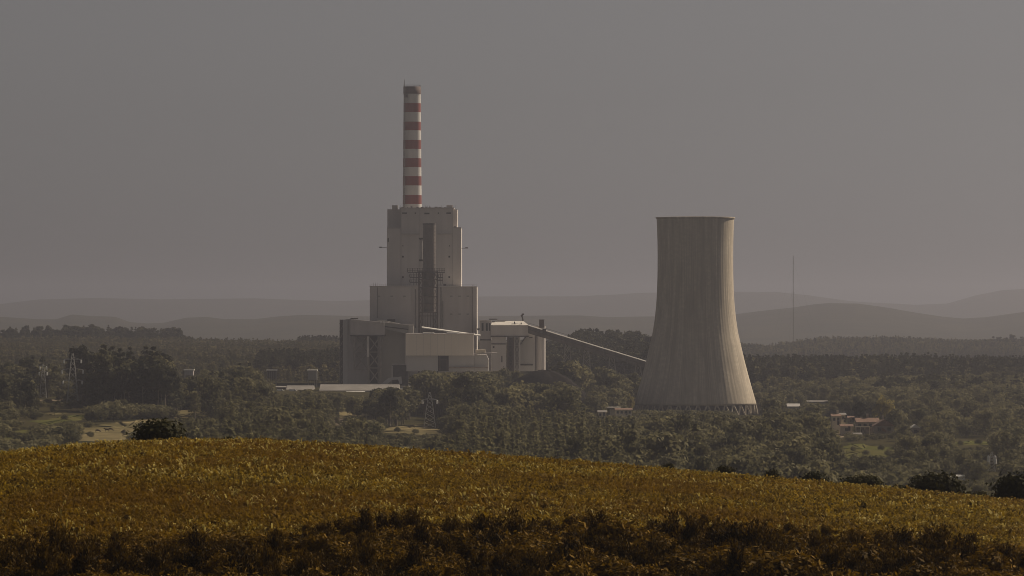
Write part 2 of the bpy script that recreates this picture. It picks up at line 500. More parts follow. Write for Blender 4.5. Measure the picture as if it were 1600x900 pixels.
def patch(name, mat, outline, label, lift=0.25, n=26):
    """a field: an area of ground with its own cover, following the land"""
    pts = []
    for px, py in outline:
        Y = screen_to_land(px, py)
        pts.append(((px - 800) / F * Y, Y))
    pts = np.array(pts)
    # grid clipped to the polygon by pulling a ring fan
    c = pts.mean(0)
    m = len(pts)
    per = []
    for i in range(m):
        a, b = pts[i], pts[(i + 1) % m]
        for t in np.linspace(0, 1, 8, endpoint=False):
            p = a + (b - a) * t
            per.append(p + RNG.normal(0, 0.03, 2) * np.linalg.norm(b - a))
    per = np.array(per)
    V = []; Fc = []
    R = 10
    for k in range(R):
        s = 1 - k / R
        for p in per:
            V.append(c + (p - c) * s)
    V.append(c)
    V = np.array(V)
    q = len(per)
    for k in range(R - 1):
        for i in range(q):
            j = (i + 1) % q
            Fc.append((k * q + i, k * q + j, (k + 1) * q + j, (k + 1) * q + i))
    z = land(V[:, 0], V[:, 1]) + lift
    z[:q] -= lift + 0.3
    me = bpy.data.meshes.new(name)
    fan = [((R - 1) * q + i, (R - 1) * q + (i + 1) % q, R * q) for i in range(q)]
    me.from_pydata(np.column_stack([V, z]).tolist(), [], Fc + fan)
    me.update()
    me.materials.append(mat)
    me.polygons.foreach_set('use_smooth', [True] * len(me.polygons))
    o = bpy.data.objects.new(name, me); COL.objects.link(o)
    tag(o, label, None, None, 'structure')
    return o


PATCHES = []


def field(name, mat, outline, label):
    PATCHES.append(outline)
    return patch(name, mat, outline, label)


field('pasture', M['pasture'], [(118, 690), (128, 674), (165, 662), (215, 655), (262, 655), (262, 664), (215, 676), (185, 692)], 'dry pasture with grazing cows beside the round crest bush')
field('pasture', M['meadow'], [(52, 659), (95, 651), (130, 648), (142, 652), (110, 659), (70, 664)], 'green meadow strip below the double circuit pylon')
field('pasture', M['pasture'], [(70, 646), (110, 641), (150, 636), (156, 638), (118, 644), (76, 649)], 'thin dry strip of field below the double circuit pylon')
field('pasture', M['meadow'], [(0, 683), (40, 672), (62, 672), (40, 682), (0, 692)], 'green meadow corner at the far left behind the crop field')
field('pasture', M['bare'], [(40, 627), (105, 623), (106, 626), (40, 630)], 'pale track across the rise at the far left')
field('pasture', M['pasture'], [(585, 676), (600, 668), (640, 664), (690, 664), (706, 672), (690, 681), (640, 679)], 'dry clearing at the foot of the lattice pylon')
field('pasture', M['pasture'], [(520, 645), (560, 640), (592, 641), (580, 650), (530, 653)], 'dry field between the warehouses and the young plantation')
field('pasture', M['bare'], [(521, 655), (536, 653), (538, 663), (524, 671)], 'small patch of bare pale soil beside the plantation')
field('pasture', M['meadow'], [(1310, 708), (1322, 692), (1360, 697), (1400, 700), (1402, 712), (1360, 718), (1318, 718)], 'green meadow in front of the red roofed farmhouse')
field('pasture', M['bare'], [(1286, 684), (1300, 672), (1322, 672), (1326, 682), (1300, 688)], 'pale bank beside the cream cottage')
field('pasture', M['meadow'], [(1480, 692), (1520, 689), (1548, 691), (1545, 695), (1490, 697)], 'narrow meadow between hedges above the small pylon')
field('pasture', M['pasture'], [(255, 646), (300, 640), (345, 644), (330, 652), (270, 655)], 'dry field behind the round hedges below the dark pines')


def bounce_yard():  # added pale ground that bounces light onto the low facades
    n = 40
    V = []; Fc = []
    for j, y in enumerate(np.linspace(2822, 3170, 12)):
        for i, p in enumerate(np.linspace(530, 862, n)):
            V.append((X(p, 2950), y, 0))
    V = np.array(V)
    V[:, 2] = land(V[:, 0], V[:, 1]) + 0.12
    for j in range(11):
        for i in range(n - 1):
            Fc.append((j * n + i, j * n + i + 1, (j + 1) * n + i + 1, (j + 1) * n + i))
    me = np_mesh('bounce_yard', V, np.array(Fc)); me.materials.append(M['concrete'])
    o = bpy.data.objects.new('bounce_yard', me); COL.objects.link(o)
    tag(o, 'pale concrete ground added under the power plant to bounce light', None, None, 'structure')


M['concrete'] = noise_mat('bounce_yard_concrete', (0.26, 0.245, 0.225), (0.34, 0.32, 0.29), 0.05)
bounce_yard()

# ------------------------------------------------------------------ plants: prototypes
def quads_from(c, d, s, asp=1.4, jit=0.9, rng=RNG):
    n = len(c)
    nrm = d + rng.normal(0, jit, (n, 3))
    nrm /= np.linalg.norm(nrm, axis=1)[:, None] + 1e-9
    r = rng.normal(0, 1, (n, 3))
    u = np.cross(nrm, r); u /= np.linalg.norm(u, axis=1)[:, None] + 1e-9
    w = np.cross(nrm, u)
    su = (s * asp * 0.5)[:, None]; sw = (s * 0.5)[:, None]
    # leaf-like lozenges
    v = np.stack([c - u * su, c - w * sw + u * su * 0.15, c + u * su, c + w * sw + u * su * 0.15], 1)
    return v.reshape(-1, 3), np.arange(4 * n).reshape(n, 4)


def crown_mesh(name, c, d, s, asp=1.4, jit=0.9, mat=None, rng=RNG, extra=None):
    v, f = quads_from(c, d, s, asp, jit, rng)
    me = np_mesh(name, v, f)
    a = me.attributes.new('tint', 'FLOAT', 'FACE')
    a.data.foreach_set('value', rng.random(len(f)).astype(np.float32))
    if mat: me.materials.append(mat)
    return me


def sph(n, rng):
    d = rng.normal(0, 1, (n, 3))
    return d / np.linalg.norm(d, axis=1)[:, None]


def broad_crown(seed, leaves=900, w=0.42, low=0.22, leaf=0.055, lobes=13):
    r = np.random.default_rng(seed)
    C = []; D = []
    lob = []
    for k in range(lobes):
        h = low + 0.12 + (1 - low - 0.26) * r.random() ** 0.8
        env = w * math.sin(math.pi * min(1, max(0.08, (h - low + 0.08) / (1.05 - low)))) ** 0.6
        a = r.uniform(0, 6.283); q = env * math.sqrt(r.random()) * 0.72
        lob.append((q * math.cos(a), q * math.sin(a), h, r.uniform(0.11, 0.19) * w / 0.42))
    lob.append((0, 0, 0.86, 0.14 * w / 0.42))
    per = leaves // len(lob)
    for x, y, z, R in lob:
        d = sph(per, r)
        rad = R * (0.62 + 0.45 * r.random(per))
        C.append(np.array([x, y, z]) + d * rad[:, None] * np.array([1, 1, 0.85]))
        D.append(d)
    C = np.concatenate(C); D = np.concatenate(D)
    C[:, 2] = np.clip(C[:, 2], low * 0.8, 1.0 + 0.02 * r.random(len(C)))
    return C, D, leaf * r.uniform(0.6, 1.35, len(C))


def cone_crown(seed, leaves=700, w=0.24, low=0.08, leaf=0.05, layers=11, power=0.85, droop=-0.25):
    r = np.random.default_rng(seed)
    C = []; D = []
    for k in range(layers):
        t = (k + r.uniform(-0.2, 0.2)) / (layers - 1); t = min(1, max(0, t))
        z = low + (0.97 - low) * t
        R = w * (1 - t) ** power + 0.012
        nb = int(7 + 5 * (1 - t))
        m = max(3, int(leaves / layers / nb * (0.4 + 1.2 * (1 - t))))
        for b in range(nb):
            a = r.uniform(0, 6.283); L = R * r.uniform(0.7, 1.12)
            q = L * r.random(m) ** 0.6
            zz = z + droop * q * r.uniform(0.2, 1.2) + r.normal(0, 0.010, m)
            aa = a + r.normal(0, 0.16, m)
            C.append(np.column_stack([q * np.cos(aa), q * np.sin(aa), zz]))
            D.append(np.column_stack([np.cos(aa) * 0.5, np.sin(aa) * 0.5, np.full(m, 0.8)]))
    C = np.concatenate(C); D = np.concatenate(D)
    return C, D, leaf * r.uniform(0.6, 1.3, len(C))


def umbrella_crown(seed, leaves=520, leaf=0.05):
    r = np.random.default_rng(seed)
    C = []; D = []
    L = int(r.integers(6, 10))
    for k in range(L):
        h = r.uniform(0.52, 0.93); a = r.uniform(0, 6.283); q = r.uniform(0.02, 0.17) * (1.15 - 0.5 * abs(h - 0.75) * 4)
        m = leaves // L
        d = sph(m, r)
        R = r.uniform(0.06, 0.12)
        C.append(np.array([q * math.cos(a), q * math.sin(a), h]) + d * (R * (0.5 + 0.6 * r.random(m)))[:, None] * np.array([1.15, 1.15, 0.75]))
        D.append(d)
    C = np.concatenate(C); D = np.concatenate(D)
    return C, D, leaf * r.uniform(0.6, 1.3, len(C))


def dome_crown(seed, leaves=900, w=0.6, leaf=0.07, lobes=9, spiky=0.0):
    r = np.random.default_rng(seed)
    C = []; D = []
    for k in range(lobes):
        a = r.uniform(0, 6.283); q = w * 0.62 * math.sqrt(r.random())
        R = r.uniform(0.24, 0.36) * w / 0.6
        h = max(0.12, (0.92 - R) * math.sqrt(max(0.05, 1 - (q / w) ** 2)) * r.uniform(0.65, 1.0))
        m = leaves // lobes
        d = sph(m, r)
        rad = R * (0.62 + 0.42 * r.random(m) + spiky * r.random(m) ** 4)
        C.append(np.array([q * math.cos(a), q * math.sin(a), h]) + d * rad[:, None])
        D.append(d)
    C = np.concatenate(C); D = np.concatenate(D)
    C[:, 2] = np.abs(C[:, 2])
    return C, D, leaf * r.uniform(0.55, 1.35, len(C))


def sprig_crown(seed, sprigs=70, per=40, w=0.42, leaf=0.05, asp=3.0, top=1.0):
    """upright plumes: leaves lie along rising sprigs (returns a mesh-ready quad set)"""
    r = np.random.default_rng(seed)
    V = []
    nlead = 7
    lead = [(r.uniform(0, 6.283), w * math.sqrt(r.random()) * 0.8, r.uniform(0.62, 1.0)) for _ in range(nlead)]
    for k in range(sprigs):
        a, q, H = lead[r.integers(nlead)]
        bx, by = q * math.cos(a) * 0.45, q * math.sin(a) * 0.45
        tx, ty = q * math.cos(a) + r.normal(0, 0.11 * w / 0.42), q * math.sin(a) + r.normal(0, 0.11 * w / 0.42)
        tz = H * top * r.uniform(0.55, 1.0)
        t = r.random(per) ** 0.7
        c = np.column_stack([bx + (tx - bx) * t ** 1.3, by + (ty - by) * t ** 1.3, 0.04 + (tz - 0.04) * t])
        sd_ = (0.055 * (1 - t * 0.75) + 0.01)[:, None]
        c = c + r.normal(0, 1, (per, 3)) * sd_ * np.array([1, 1, 0.7])
        d = np.array([(tx - bx) * 1.2, (ty - by) * 1.2, tz]); d /= np.linalg.norm(d)
        u = d + r.normal(0, 0.55, (per, 3)); u /= np.linalg.norm(u, axis=1)[:, None]
        n = np.cross(u, r.normal(0, 1, (per, 3))); n /= np.linalg.norm(n, axis=1)[:, None] + 1e-9
        L = (leaf * r.uniform(0.6, 1.4, per) * asp * 0.5)[:, None]; W = (leaf * r.uniform(0.6, 1.3, per) * 0.5)[:, None]
        V.append(np.stack([c - u * L, c - n * W, c + u * L, c + n * W], 1))
    V = np.concatenate(V)
    m = len(V)
    V = V.reshape(-1, 3); V[:, 2] = np.maximum(V[:, 2], 0)
    return V, np.arange(4 * m).reshape(m, 4)


def make_sprig_kind(key, n, leafmat, **kw):
    lst = []
    for k in range(n):
        seed = sum(ord(ch) for ch in key) * 17 + k * 311
        v, f = sprig_crown(seed, **kw)
        me = np_mesh(key + '_crown', v, f)
        a = me.attributes.new('tint', 'FLOAT', 'FACE')
        a.data.foreach_set('value', (np.random.default_rng(seed).random(len(f)) ** 1.6).astype(np.float32))
        me.materials.append(leafmat)
        tm = trunk_mb(seed, top=0.6, r0=0.02, limbs=9, start=0.1, spread=0.3).mesh(key + '_trunk')
        tm.materials.append(M['bark'])
        lst.append((me, tm))
    KIND[key] = lst


def trunk_mb(seed, top=0.8, r0=0.022, limbs=6, start=0.3, spread=0.22, rise=0.18, n=6):
    r = random.Random(seed)
    mb = MB()
    x = y = 0.0; z = -0.04; rr = r0
    K = 5
    pts = [(0, 0, -0.04)]
    for k in range(K):
        nx, ny, nz = x + r.uniform(-0.012, 0.012), y + r.uniform(-0.012, 0.012), -0.04 + (top + 0.04) * (k + 1) / K
        mb.bar((x, y, z), (nx, ny, nz), rr, n, rr * 0.78)
        x, y, z, rr = nx, ny, nz, rr * 0.78
        pts.append((x, y, z))
    for k in range(limbs):
        t = start + (top - start) * (k + 0.5) / limbs
        a = r.uniform(0, 6.283); L = spread * r.uniform(0.6, 1.1)
        mb.bar((0, 0, t), (L * math.cos(a), L * math.sin(a), t + rise * r.uniform(0.5, 1.2)), r0 * 0.42, 4, r0 * 0.12)
    return mb


KIND = {}


def make_kind(key, n, crownf, leafmat, barkmat, trunk, asp=1.4, jit=0.38):
    lst = []
    for k in range(n):
        seed = hash((key, k)) % 100000 if False else sum(ord(ch) for ch in key) * 31 + k * 977
        C, D, S = crownf(seed)
        cm = crown_mesh(key + '_crown', C, D, S, asp, jit, leafmat, np.random.default_rng(seed + 1))
        tm = trunk_mb(seed, **trunk).mesh(key + '_trunk')
        tm.materials.append(barkmat)
        lst.append((cm, tm))
    KIND[key] = lst


make_kind('broad', 5, lambda s: broad_crown(s, 850), M['broad'], M['bark'], dict(top=0.7, r0=0.024, limbs=7))
make_kind('tallbroad', 4, lambda s: broad_crown(s, 900, w=0.27, low=0.16, leaf=0.045, lobes=16), M['broad'], M['bark_pale'], dict(top=0.8, r0=0.018, limbs=6, spread=0.15))
make_kind('golden', 1, lambda s: broad_crown(s, 1100, w=0.5), M['broad_gold'], M['bark'], dict(top=0.7, r0=0.024, limbs=7))
make_kind('conifer', 4, lambda s: cone_crown(s, 750, w=0.27), M['conifer'], M['bark'], dict(top=0.9, r0=0.016, limbs=4, spread=0.1, rise=0.02))
make_kind('pine', 4, lambda s: cone_crown(s, 800, w=0.22, low=0.16, power=0.6, leaf=0.055), M['pine'], M['bark'], dict(top=0.9, r0=0.015, limbs=5, spread=0.12, rise=0.03))
make_kind('pinebroad', 4, lambda s: broad_crown(s, 950, w=0.30, low=0.34, leaf=0.05, lobes=15), M['pine'], M['bark_pale'], dict(top=0.8, r0=0.017, limbs=6, spread=0.16))
make_kind('umbrella', 5, lambda s: umbrella_crown(s), M['pine'], M['bark'], dict(top=0.85, r0=0.012, limbs=7, start=0.45, spread=0.13, rise=0.12))
make_kind('hedge', 4, lambda s: dome_crown(s, 700, w=0.62, leaf=0.085), M['broad'], M['bark'], dict(top=0.5, r0=0.03, limbs=5, spread=0.3))
make_kind('farcone', 3, lambda s: cone_crown(s, 240, w=0.25, leaf=0.085, layers=8), M['farwood'], M['bark'], dict(top=0.9, r0=0.014, limbs=2, n=4))
make_kind('farbroad', 3, lambda s: broad_crown(s, 260, w=0.36, low=0.15, leaf=0.09, lobes=9), M['farwood'], M['bark'], dict(top=0.7, r0=0.02, limbs=3, n=4))
make_kind('farpine', 3, lambda s: cone_crown(s, 260, w=0.21, leaf=0.085, layers=9, power=0.6), M['pine'], M['bark'], dict(top=0.9, r0=0.014, limbs=2, n=4))
# near bushes carry finer leaves
make_kind('scrubbush', 6, lambda s: dome_crown(s, 2600, w=0.55, leaf=0.062, lobes=12, spiky=0.7), M['scrub'], M['bark'], dict(top=0.6, r0=0.02, limbs=9, start=0.1, spread=0.4), asp=2.2, jit=0.6)
make_sprig_kind('gorsebush', 5, M['gorse'], sprigs=95, per=36, w=0.36, leaf=0.032)
make_kind('crestbush', 4, lambda s: dome_crown(s, 3400, w=0.9, leaf=0.085, lobes=22, spiky=0.35), M['crest'], M['bark'], dict(top=0.6, r0=0.03, limbs=9, start=0.1, spread=0.5), asp=1.6)


def plant(name, kind, variant, loc, height, width, rot, label, cat, group=None):
    cm, tm = KIND[kind][variant % len(KIND[kind])]
    t = thing(name, loc, label, cat, group)
    t.scale = (width, width, height)
    t.rotation_euler = (0, 0, rot)
    for n, m in (('crown', cm), ('trunk', tm)):
        o = bpy.data.objects.new(n, m)
        o.parent = t
        COL.objects.link(o)
    return t


# collections of joined prototypes for the masses
PROTO = {}


def proto_collection(key, pairs, own_mats=None):
    c = bpy.data.collections.new('kit_' + key)
    for k, parts in enumerate(pairs):
        vs = []; mats = []
        me = bpy.data.meshes.new('%s_kit' % key)
        import bmesh
        bm = bmesh.new()
        lay = None
        for j, p in enumerate(parts):
            n0 = len(bm.faces)
            bm.from_mesh(p)
            bm.faces.ensure_lookup_table()
            for f in bm.faces[n0:]: f.material_index = j
        bm.to_mesh(me); bm.free()
        for p in parts: me.materials.append(p.materials[0])
        o = bpy.data.objects.new('%s_kit_%02d' % (key, k), me)
        c.objects.link(o)
    PROTO[key] = (c, len(pairs))


def scatter(name, key, pts, rot, scl, label, cat=None):
    """one mass of plants: points with instanced prototypes (kind = stuff)"""
    c, n = PROTO[key]
    me = bpy.data.meshes.new(name)
    me.vertices.add(len(pts)); me.vertices.foreach_set('co', np.ascontiguousarray(pts, dtype=np.float32).ravel())
    a = me.attributes.new('rotv', 'FLOAT_VECTOR', 'POINT'); a.data.foreach_set('vector', np.ascontiguousarray(rot, dtype=np.float32).ravel())
    a = me.attributes.new('sclv', 'FLOAT_VECTOR', 'POINT'); a.data.foreach_set('vector', np.ascontiguousarray(scl, dtype=np.float32).ravel())
    a = me.attributes.new('idx', 'INT', 'POINT'); a.data.foreach_set('value', RNG.integers(0, n, len(pts)).astype(np.int32))
    o = bpy.data.objects.new(name, me); COL.objects.link(o)
    ng = bpy.data.node_groups.new('scatter_' + key, 'GeometryNodeTree')
    ng.interface.new_socket('Geometry', in_out='INPUT', socket_type='NodeSocketGeometry')
    ng.interface.new_socket('Geometry', in_out='OUTPUT', socket_type='NodeSocketGeometry')
    gi = ng.nodes.new('NodeGroupInput'); go = ng.nodes.new('NodeGroupOutput')
    ci = ng.nodes.new('GeometryNodeCollectionInfo')
    ci.inputs['Collection'].default_value = c
    ci.inputs['Separate Children'].default_value = True
    ci.inputs['Reset Children'].default_value = True
    ip = ng.nodes.new('GeometryNodeInstanceOnPoints')
    ip.inputs['Pick Instance'].default_value = True

    def attr(nm, ty):
        q = ng.nodes.new('GeometryNodeInputNamedAttribute'); q.data_type = ty
        q.inputs['Name'].default_value = nm
        return q.outputs['Attribute']
    L = ng.links.new
    L(gi.outputs[0], ip.inputs['Points']); L(ci.outputs[0], ip.inputs['Instance'])
    L(attr('idx', 'INT'), ip.inputs['Instance Index'])
    L(attr('rotv', 'FLOAT_VECTOR'), ip.inputs['Rotation'])
    L(attr('sclv', 'FLOAT_VECTOR'), ip.inputs['Scale'])
    L(ip.outputs[0], go.inputs[0])
    md = o.modifiers.new('scatter', 'NODES'); md.node_group = ng
    tag(o, label, cat, None, 'stuff')
    return o


for key in list(KIND):
    proto_collection(key, KIND[key])


# ------------------------------------------------------------------ the power plant
def build_chimney():
    Y = 3090.0
    cx = X(644, Y); cyy = Y
    t = thing('chimney', (cx, cyy, -48), 'tall red and white banded chimney rising behind the boiler house', 'chimney')
    rad = lambda py: (13.2 + 1.6 * (py - 135) / 190.0) / F * Y
    bands = [(135.5, 147, 'capdark'), (147, 161.5, 'bandwhite'), (161.5, 175.5, 'red'), (175.5, 190.5, 'bandwhite'), (190.5, 204, 'red'), (204, 219, 'bandwhite'),
             (219, 233, 'red'), (233, 247.5, 'bandwhite'), (247.5, 261.5, 'red'), (261.5, 275.5, 'bandwhite'), (275.5, 290, 'red'), (290, 305, 'bandwhite'), (305, 319, 'red'),
             (319, 420, 'bandwhite'), (420, 598, 'bandwhite')]
    for a, b, m in bands:
        k = 1.035 if m == 'capdark' else 1.0
        mb = MB().lathe(cx, cyy, [(rad(b) * k, Z(b, Y)), (rad(a) * k, Z(a, Y))] + ([(rad(a) * 0.8, Z(a, Y)), (rad(a) * 0.78, Z(a + 30, Y))] if m == 'capdark' else []), 40, cap=False)
        o = mb.build({'red': 'red_band', 'bandwhite': 'white_band', 'capdark': 'rim'}[m], M[m], t)
        for p in o.data.polygons:
            p.use_smooth = abs(p.normal.z) < 0.5
    # ladder cage, rails and aerial
    mb = MB()
    lx0, lx1 = X(631.2, Y), X(632.7, Y); ly = Y - rad(200) * 0.35 - 4.6
    for lx in (lx0, lx1):
        mb.bar((lx, ly, Z(330, Y)), (lx + 0.25, ly, Z(138, Y)), 0.28)
    for k in range(64):
        z = Z(329, Y) + (Z(138, Y) - Z(329, Y)) * k / 63
        mb.box(lx0, lx1 + 0.2, ly - 0.3, ly + 0.3, z, z + 0.25)
    mb.build('ladder', M['steel'], t)
    MB().pbox(631, 637, 147.2, 152, Y - rad(150) - 0.4, 1.2).build('platform', M['dark'], t)
    mb = MB()
    zt = Z(135.5, Y)
    for k in range(24):
        a = k / 24 * 6.283; r = rad(135) * 1.0
        p = (cx + r * math.cos(a), cyy + r * math.sin(a), zt)
        q = (cx + r * math.cos(a + 0.262), cyy + r * math.sin(a + 0.262), zt + 1.1)
        mb.bar(p, (p[0], p[1], zt + 1.1), 0.06)
        mb.bar((p[0], p[1], zt + 1.1), q, 0.06)
    mb.build('railing', M['dark'], t)
    MB().bar((X(631.6, Y), Y - 2, Z(140, Y)), (X(631.9, Y), Y - 2, Z(124.5, Y)), 0.38, 6, 0.14).build('aerial', M['dark'], t)


build_chimney()


def build_boiler_house():
    Y = 3000.0
    t = thing('boiler_house', (X(662, Y), Y, -47.2), 'tall stepped grey boiler house in front of the striped chimney', 'boiler house')
    MB().pbox(604.5, 720.5, 356, 600, Y, 55).build('wall', M['clad'], t)
    up = MB().pbox(626, 708, 325.5, 355.9, Y, 55).build('upper_wall', M['clad'], t)
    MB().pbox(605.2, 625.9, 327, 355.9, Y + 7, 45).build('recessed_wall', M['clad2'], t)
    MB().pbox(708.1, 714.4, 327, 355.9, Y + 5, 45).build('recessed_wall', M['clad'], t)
    mb = MB().pbox(624, 709.5, 324.2, 325.6, Y - 0.6, 56).build('parapet', M['clad2'], t)
    for a, b, c in ((612.6, 621.6, 320.6), (697.6, 707.4, 320.6)):
        MB().pbox(a, b, c, 327.2, Y + 6.5, 8).build('roof_hut', M['clad2'], t)
    rnd = random.Random(3)
    for k in range(11):
        p = 628 + k * 7.2 + rnd.uniform(-1.5, 1.5)
        if 696 < p < 709: continue
        MB().pbox(p, p + rnd.uniform(2, 5), 324.2 - rnd.uniform(0.5, 1.5), 324.3, Y + 3 + rnd.uniform(0, 8), 3).build('vent', M['dark'], t)
    for p in (609, 625, 642, 665, 667.5, 671, 690, 711):
        MB().bar((X(p, Y), Y + 8, Z(327, Y)), (X(p, Y), Y + 8, Z(321.5 - rnd.uniform(0, 2.5), Y)), 0.10).build('roof_mast', M['dark'], t)
    for a, b in ((626.5, 656.8), (681.6, 705.5)):
        MB().pbox(a, b, 364.4, 366.4, Y - 1.4, 1.4).build('ledge', M['clad2'], t)
    MB().pbox(604.8, 625, 355.6, 357.2, Y - 0.5, 8).build('ledge', M['clad2'], t)
    MB().pbox(708, 720.6, 355.0, 356.4, Y - 0.4, 8).build('ledge', M['clad2'], t)
    for p, q, w, h in ((629.5, 401, 2.6, 2.6), (702, 401, 2.6, 2.6), (629.5, 433, 2.6, 2.6), (702, 433, 2.6, 2.6), (632, 333, 7.5, 2.0), (667, 333.5, 8, 2.2), (701, 333, 7, 2.0),
                       (649, 333, 2, 1.8), (685, 333, 2, 1.8), (606.6, 375, 1.6, 6), (629.5, 384, 1.4, 1.6), (702.5, 384, 1.2, 1.6), (695, 445, 4.5, 2.5), (711, 355, 3, 2.2)):
        w_ = MB().pbox(p - w / 2, p + w / 2, q - h / 2, q + h / 2, Y - 0.25, 0.3).build('window', M['void'], t)
        MB().pbox(p - w / 2 - 0.3, p + w / 2 + 0.3, q + h / 2 + 0.02, q + h / 2 + 0.35, Y - 0.45, 0.45).build('sill', M['clad2'], w_)
    for a, b, q in ((592.5, 604.5, 386.3), (720.5, 731, 387.2)):
        r = MB().bar((X(a, Y), Y + 20, Z(q, Y)), (X(b, Y), Y + 20, Z(q, Y)), 0.22).build('boom', M['dark'], t)
        e = a if a < 600 else b - 4
        MB().pbox(e, e + 4, q - 0.9, q + 0.9, Y + 19.6, 0.8).build('lamp_box', M['dark'], r)
    # vertical drain pipes
    for p in (626.6, 656, 707.2):
        MB().bar((X(p, Y), Y - 0.3, Z(447, Y)), (X(p, Y), Y - 0.3, Z(327, Y)), 0.16, 5).build('drain_pipe', M['clad2'], t)
    for q in (376, 396, 416, 436):
        MB().pbox(605, 655, q, q + 0.5, Y - 0.06, 0.1).build('seam', M['clad'], t)
        MB().pbox(684, 720, q, q + 0.5, Y - 0.06, 0.1).build('seam', M['clad'], t)
    for p in (616, 640, 694, 714):
        MB().pbox(p, p + 0.45, 367, 446, Y - 0.09, 0.1).build('seam', M['clad'], t)
    # lower block in front
    Yb = 2985.0
    MB().pbox(577.8, 655, 447.3, 600, Yb, 80).build('turbine_block', M['clad'], t)
    MB().pbox(684, 745, 448.2, 600, Yb + 0.5, 80).build('turbine_block', M['clad'], t)
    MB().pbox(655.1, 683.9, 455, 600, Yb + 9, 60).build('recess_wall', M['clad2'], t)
    MB().pbox(577.4, 655.2, 446.6, 447.5, Yb - 0.4, 14).build('coping', M['pale'], t)
    MB().pbox(683.8, 745.4, 447.4, 448.3, Yb, 14).build('coping', M['light'], t)  # lighter colour than the left coping, painted for sun on the ledge
    for p in (583, 586.5, 590, 738, 740):
        MB().bar((X(p, Yb), Yb + 4, Z(447, Yb)), (X(p, Yb), Yb + 4, Z(441.5 if p < 600 else 445, Yb)), 0.09).build('roof_mast', M['dark'], t)
    for p0, p1, q, yy in ((578, 655, 446.6, Yb - 0.2), (684, 745, 447.4, Yb + 0.2)):
        mb = MB()
        n = int((p1 - p0) / 3)
        for k in range(n + 1):
            p = p0 + (p1 - p0) * k / n
            mb.bar((X(p, Yb), yy, Z(q, Yb)), (X(p, Yb), yy, Z(q - 2.6, Yb)), 0.06)
        mb.bar((X(p0, Yb), yy, Z(q - 2.6, Yb)), (X(p1, Yb), yy, Z(q - 2.6, Yb)), 0.06)
        mb.build('railing', M['steel'], t)
    for p, q0, q1, rr_ in ((689, 449, 512, 0.35), (692, 470, 512, 0.22), (738, 449, 521, 0.25), (649.5, 452, 512, 0.3), (590, 449, 497, 0.2)):
        MB().bar((X(p, Yb), Yb - 0.5, Z(q1, Yb)), (X(p, Yb), Yb - 0.5, Z(q0, Yb)), rr_, 8).build('pipe', M['duct'], t)
    for p, q in ((703, 462), (716, 462), (729, 462), (703, 490), (716, 490), (729, 490), (590, 462), (610, 462), (630, 462)):
        MB().pbox(p, p + 4, q, q + 1.6, Yb + 0.2 if p > 680 else Yb - 0.25, 0.35).build('louvre', M['clad3'], t)
    for q in (470, 494, 518):
        MB().pbox(684.2, 744.8, q, q + 0.4, Yb + 0.38, 0.15).build('seam', M['clad'], t)
        MB().pbox(578, 654.8, q, q + 0.4, Yb - 0.12, 0.15).build('seam', M['clad'], t)
    for k in range(6):
        MB().bar((X(597.5 + k * 11.4, Yb), Yb - 0.12, Z(599, Yb)), (X(597.5 + k * 11.4, Yb), Yb - 0.12, Z(448, Yb)), 0.10, 4).build('seam', M['clad'], t)
    for k in range(5):
        MB().bar((X(694 + k * 10.3, Yb), Yb + 0.38, Z(599, Yb)), (X(694 + k * 10.3, Yb), Yb + 0.38, Z(449, Yb)), 0.10, 4).build('seam', M['clad'], t)
    MB().pbox(605, 617.5, 498.8, 504.5, Yb - 0.2, 0.3).build('louvre', M['void'], t)


build_boiler_house()


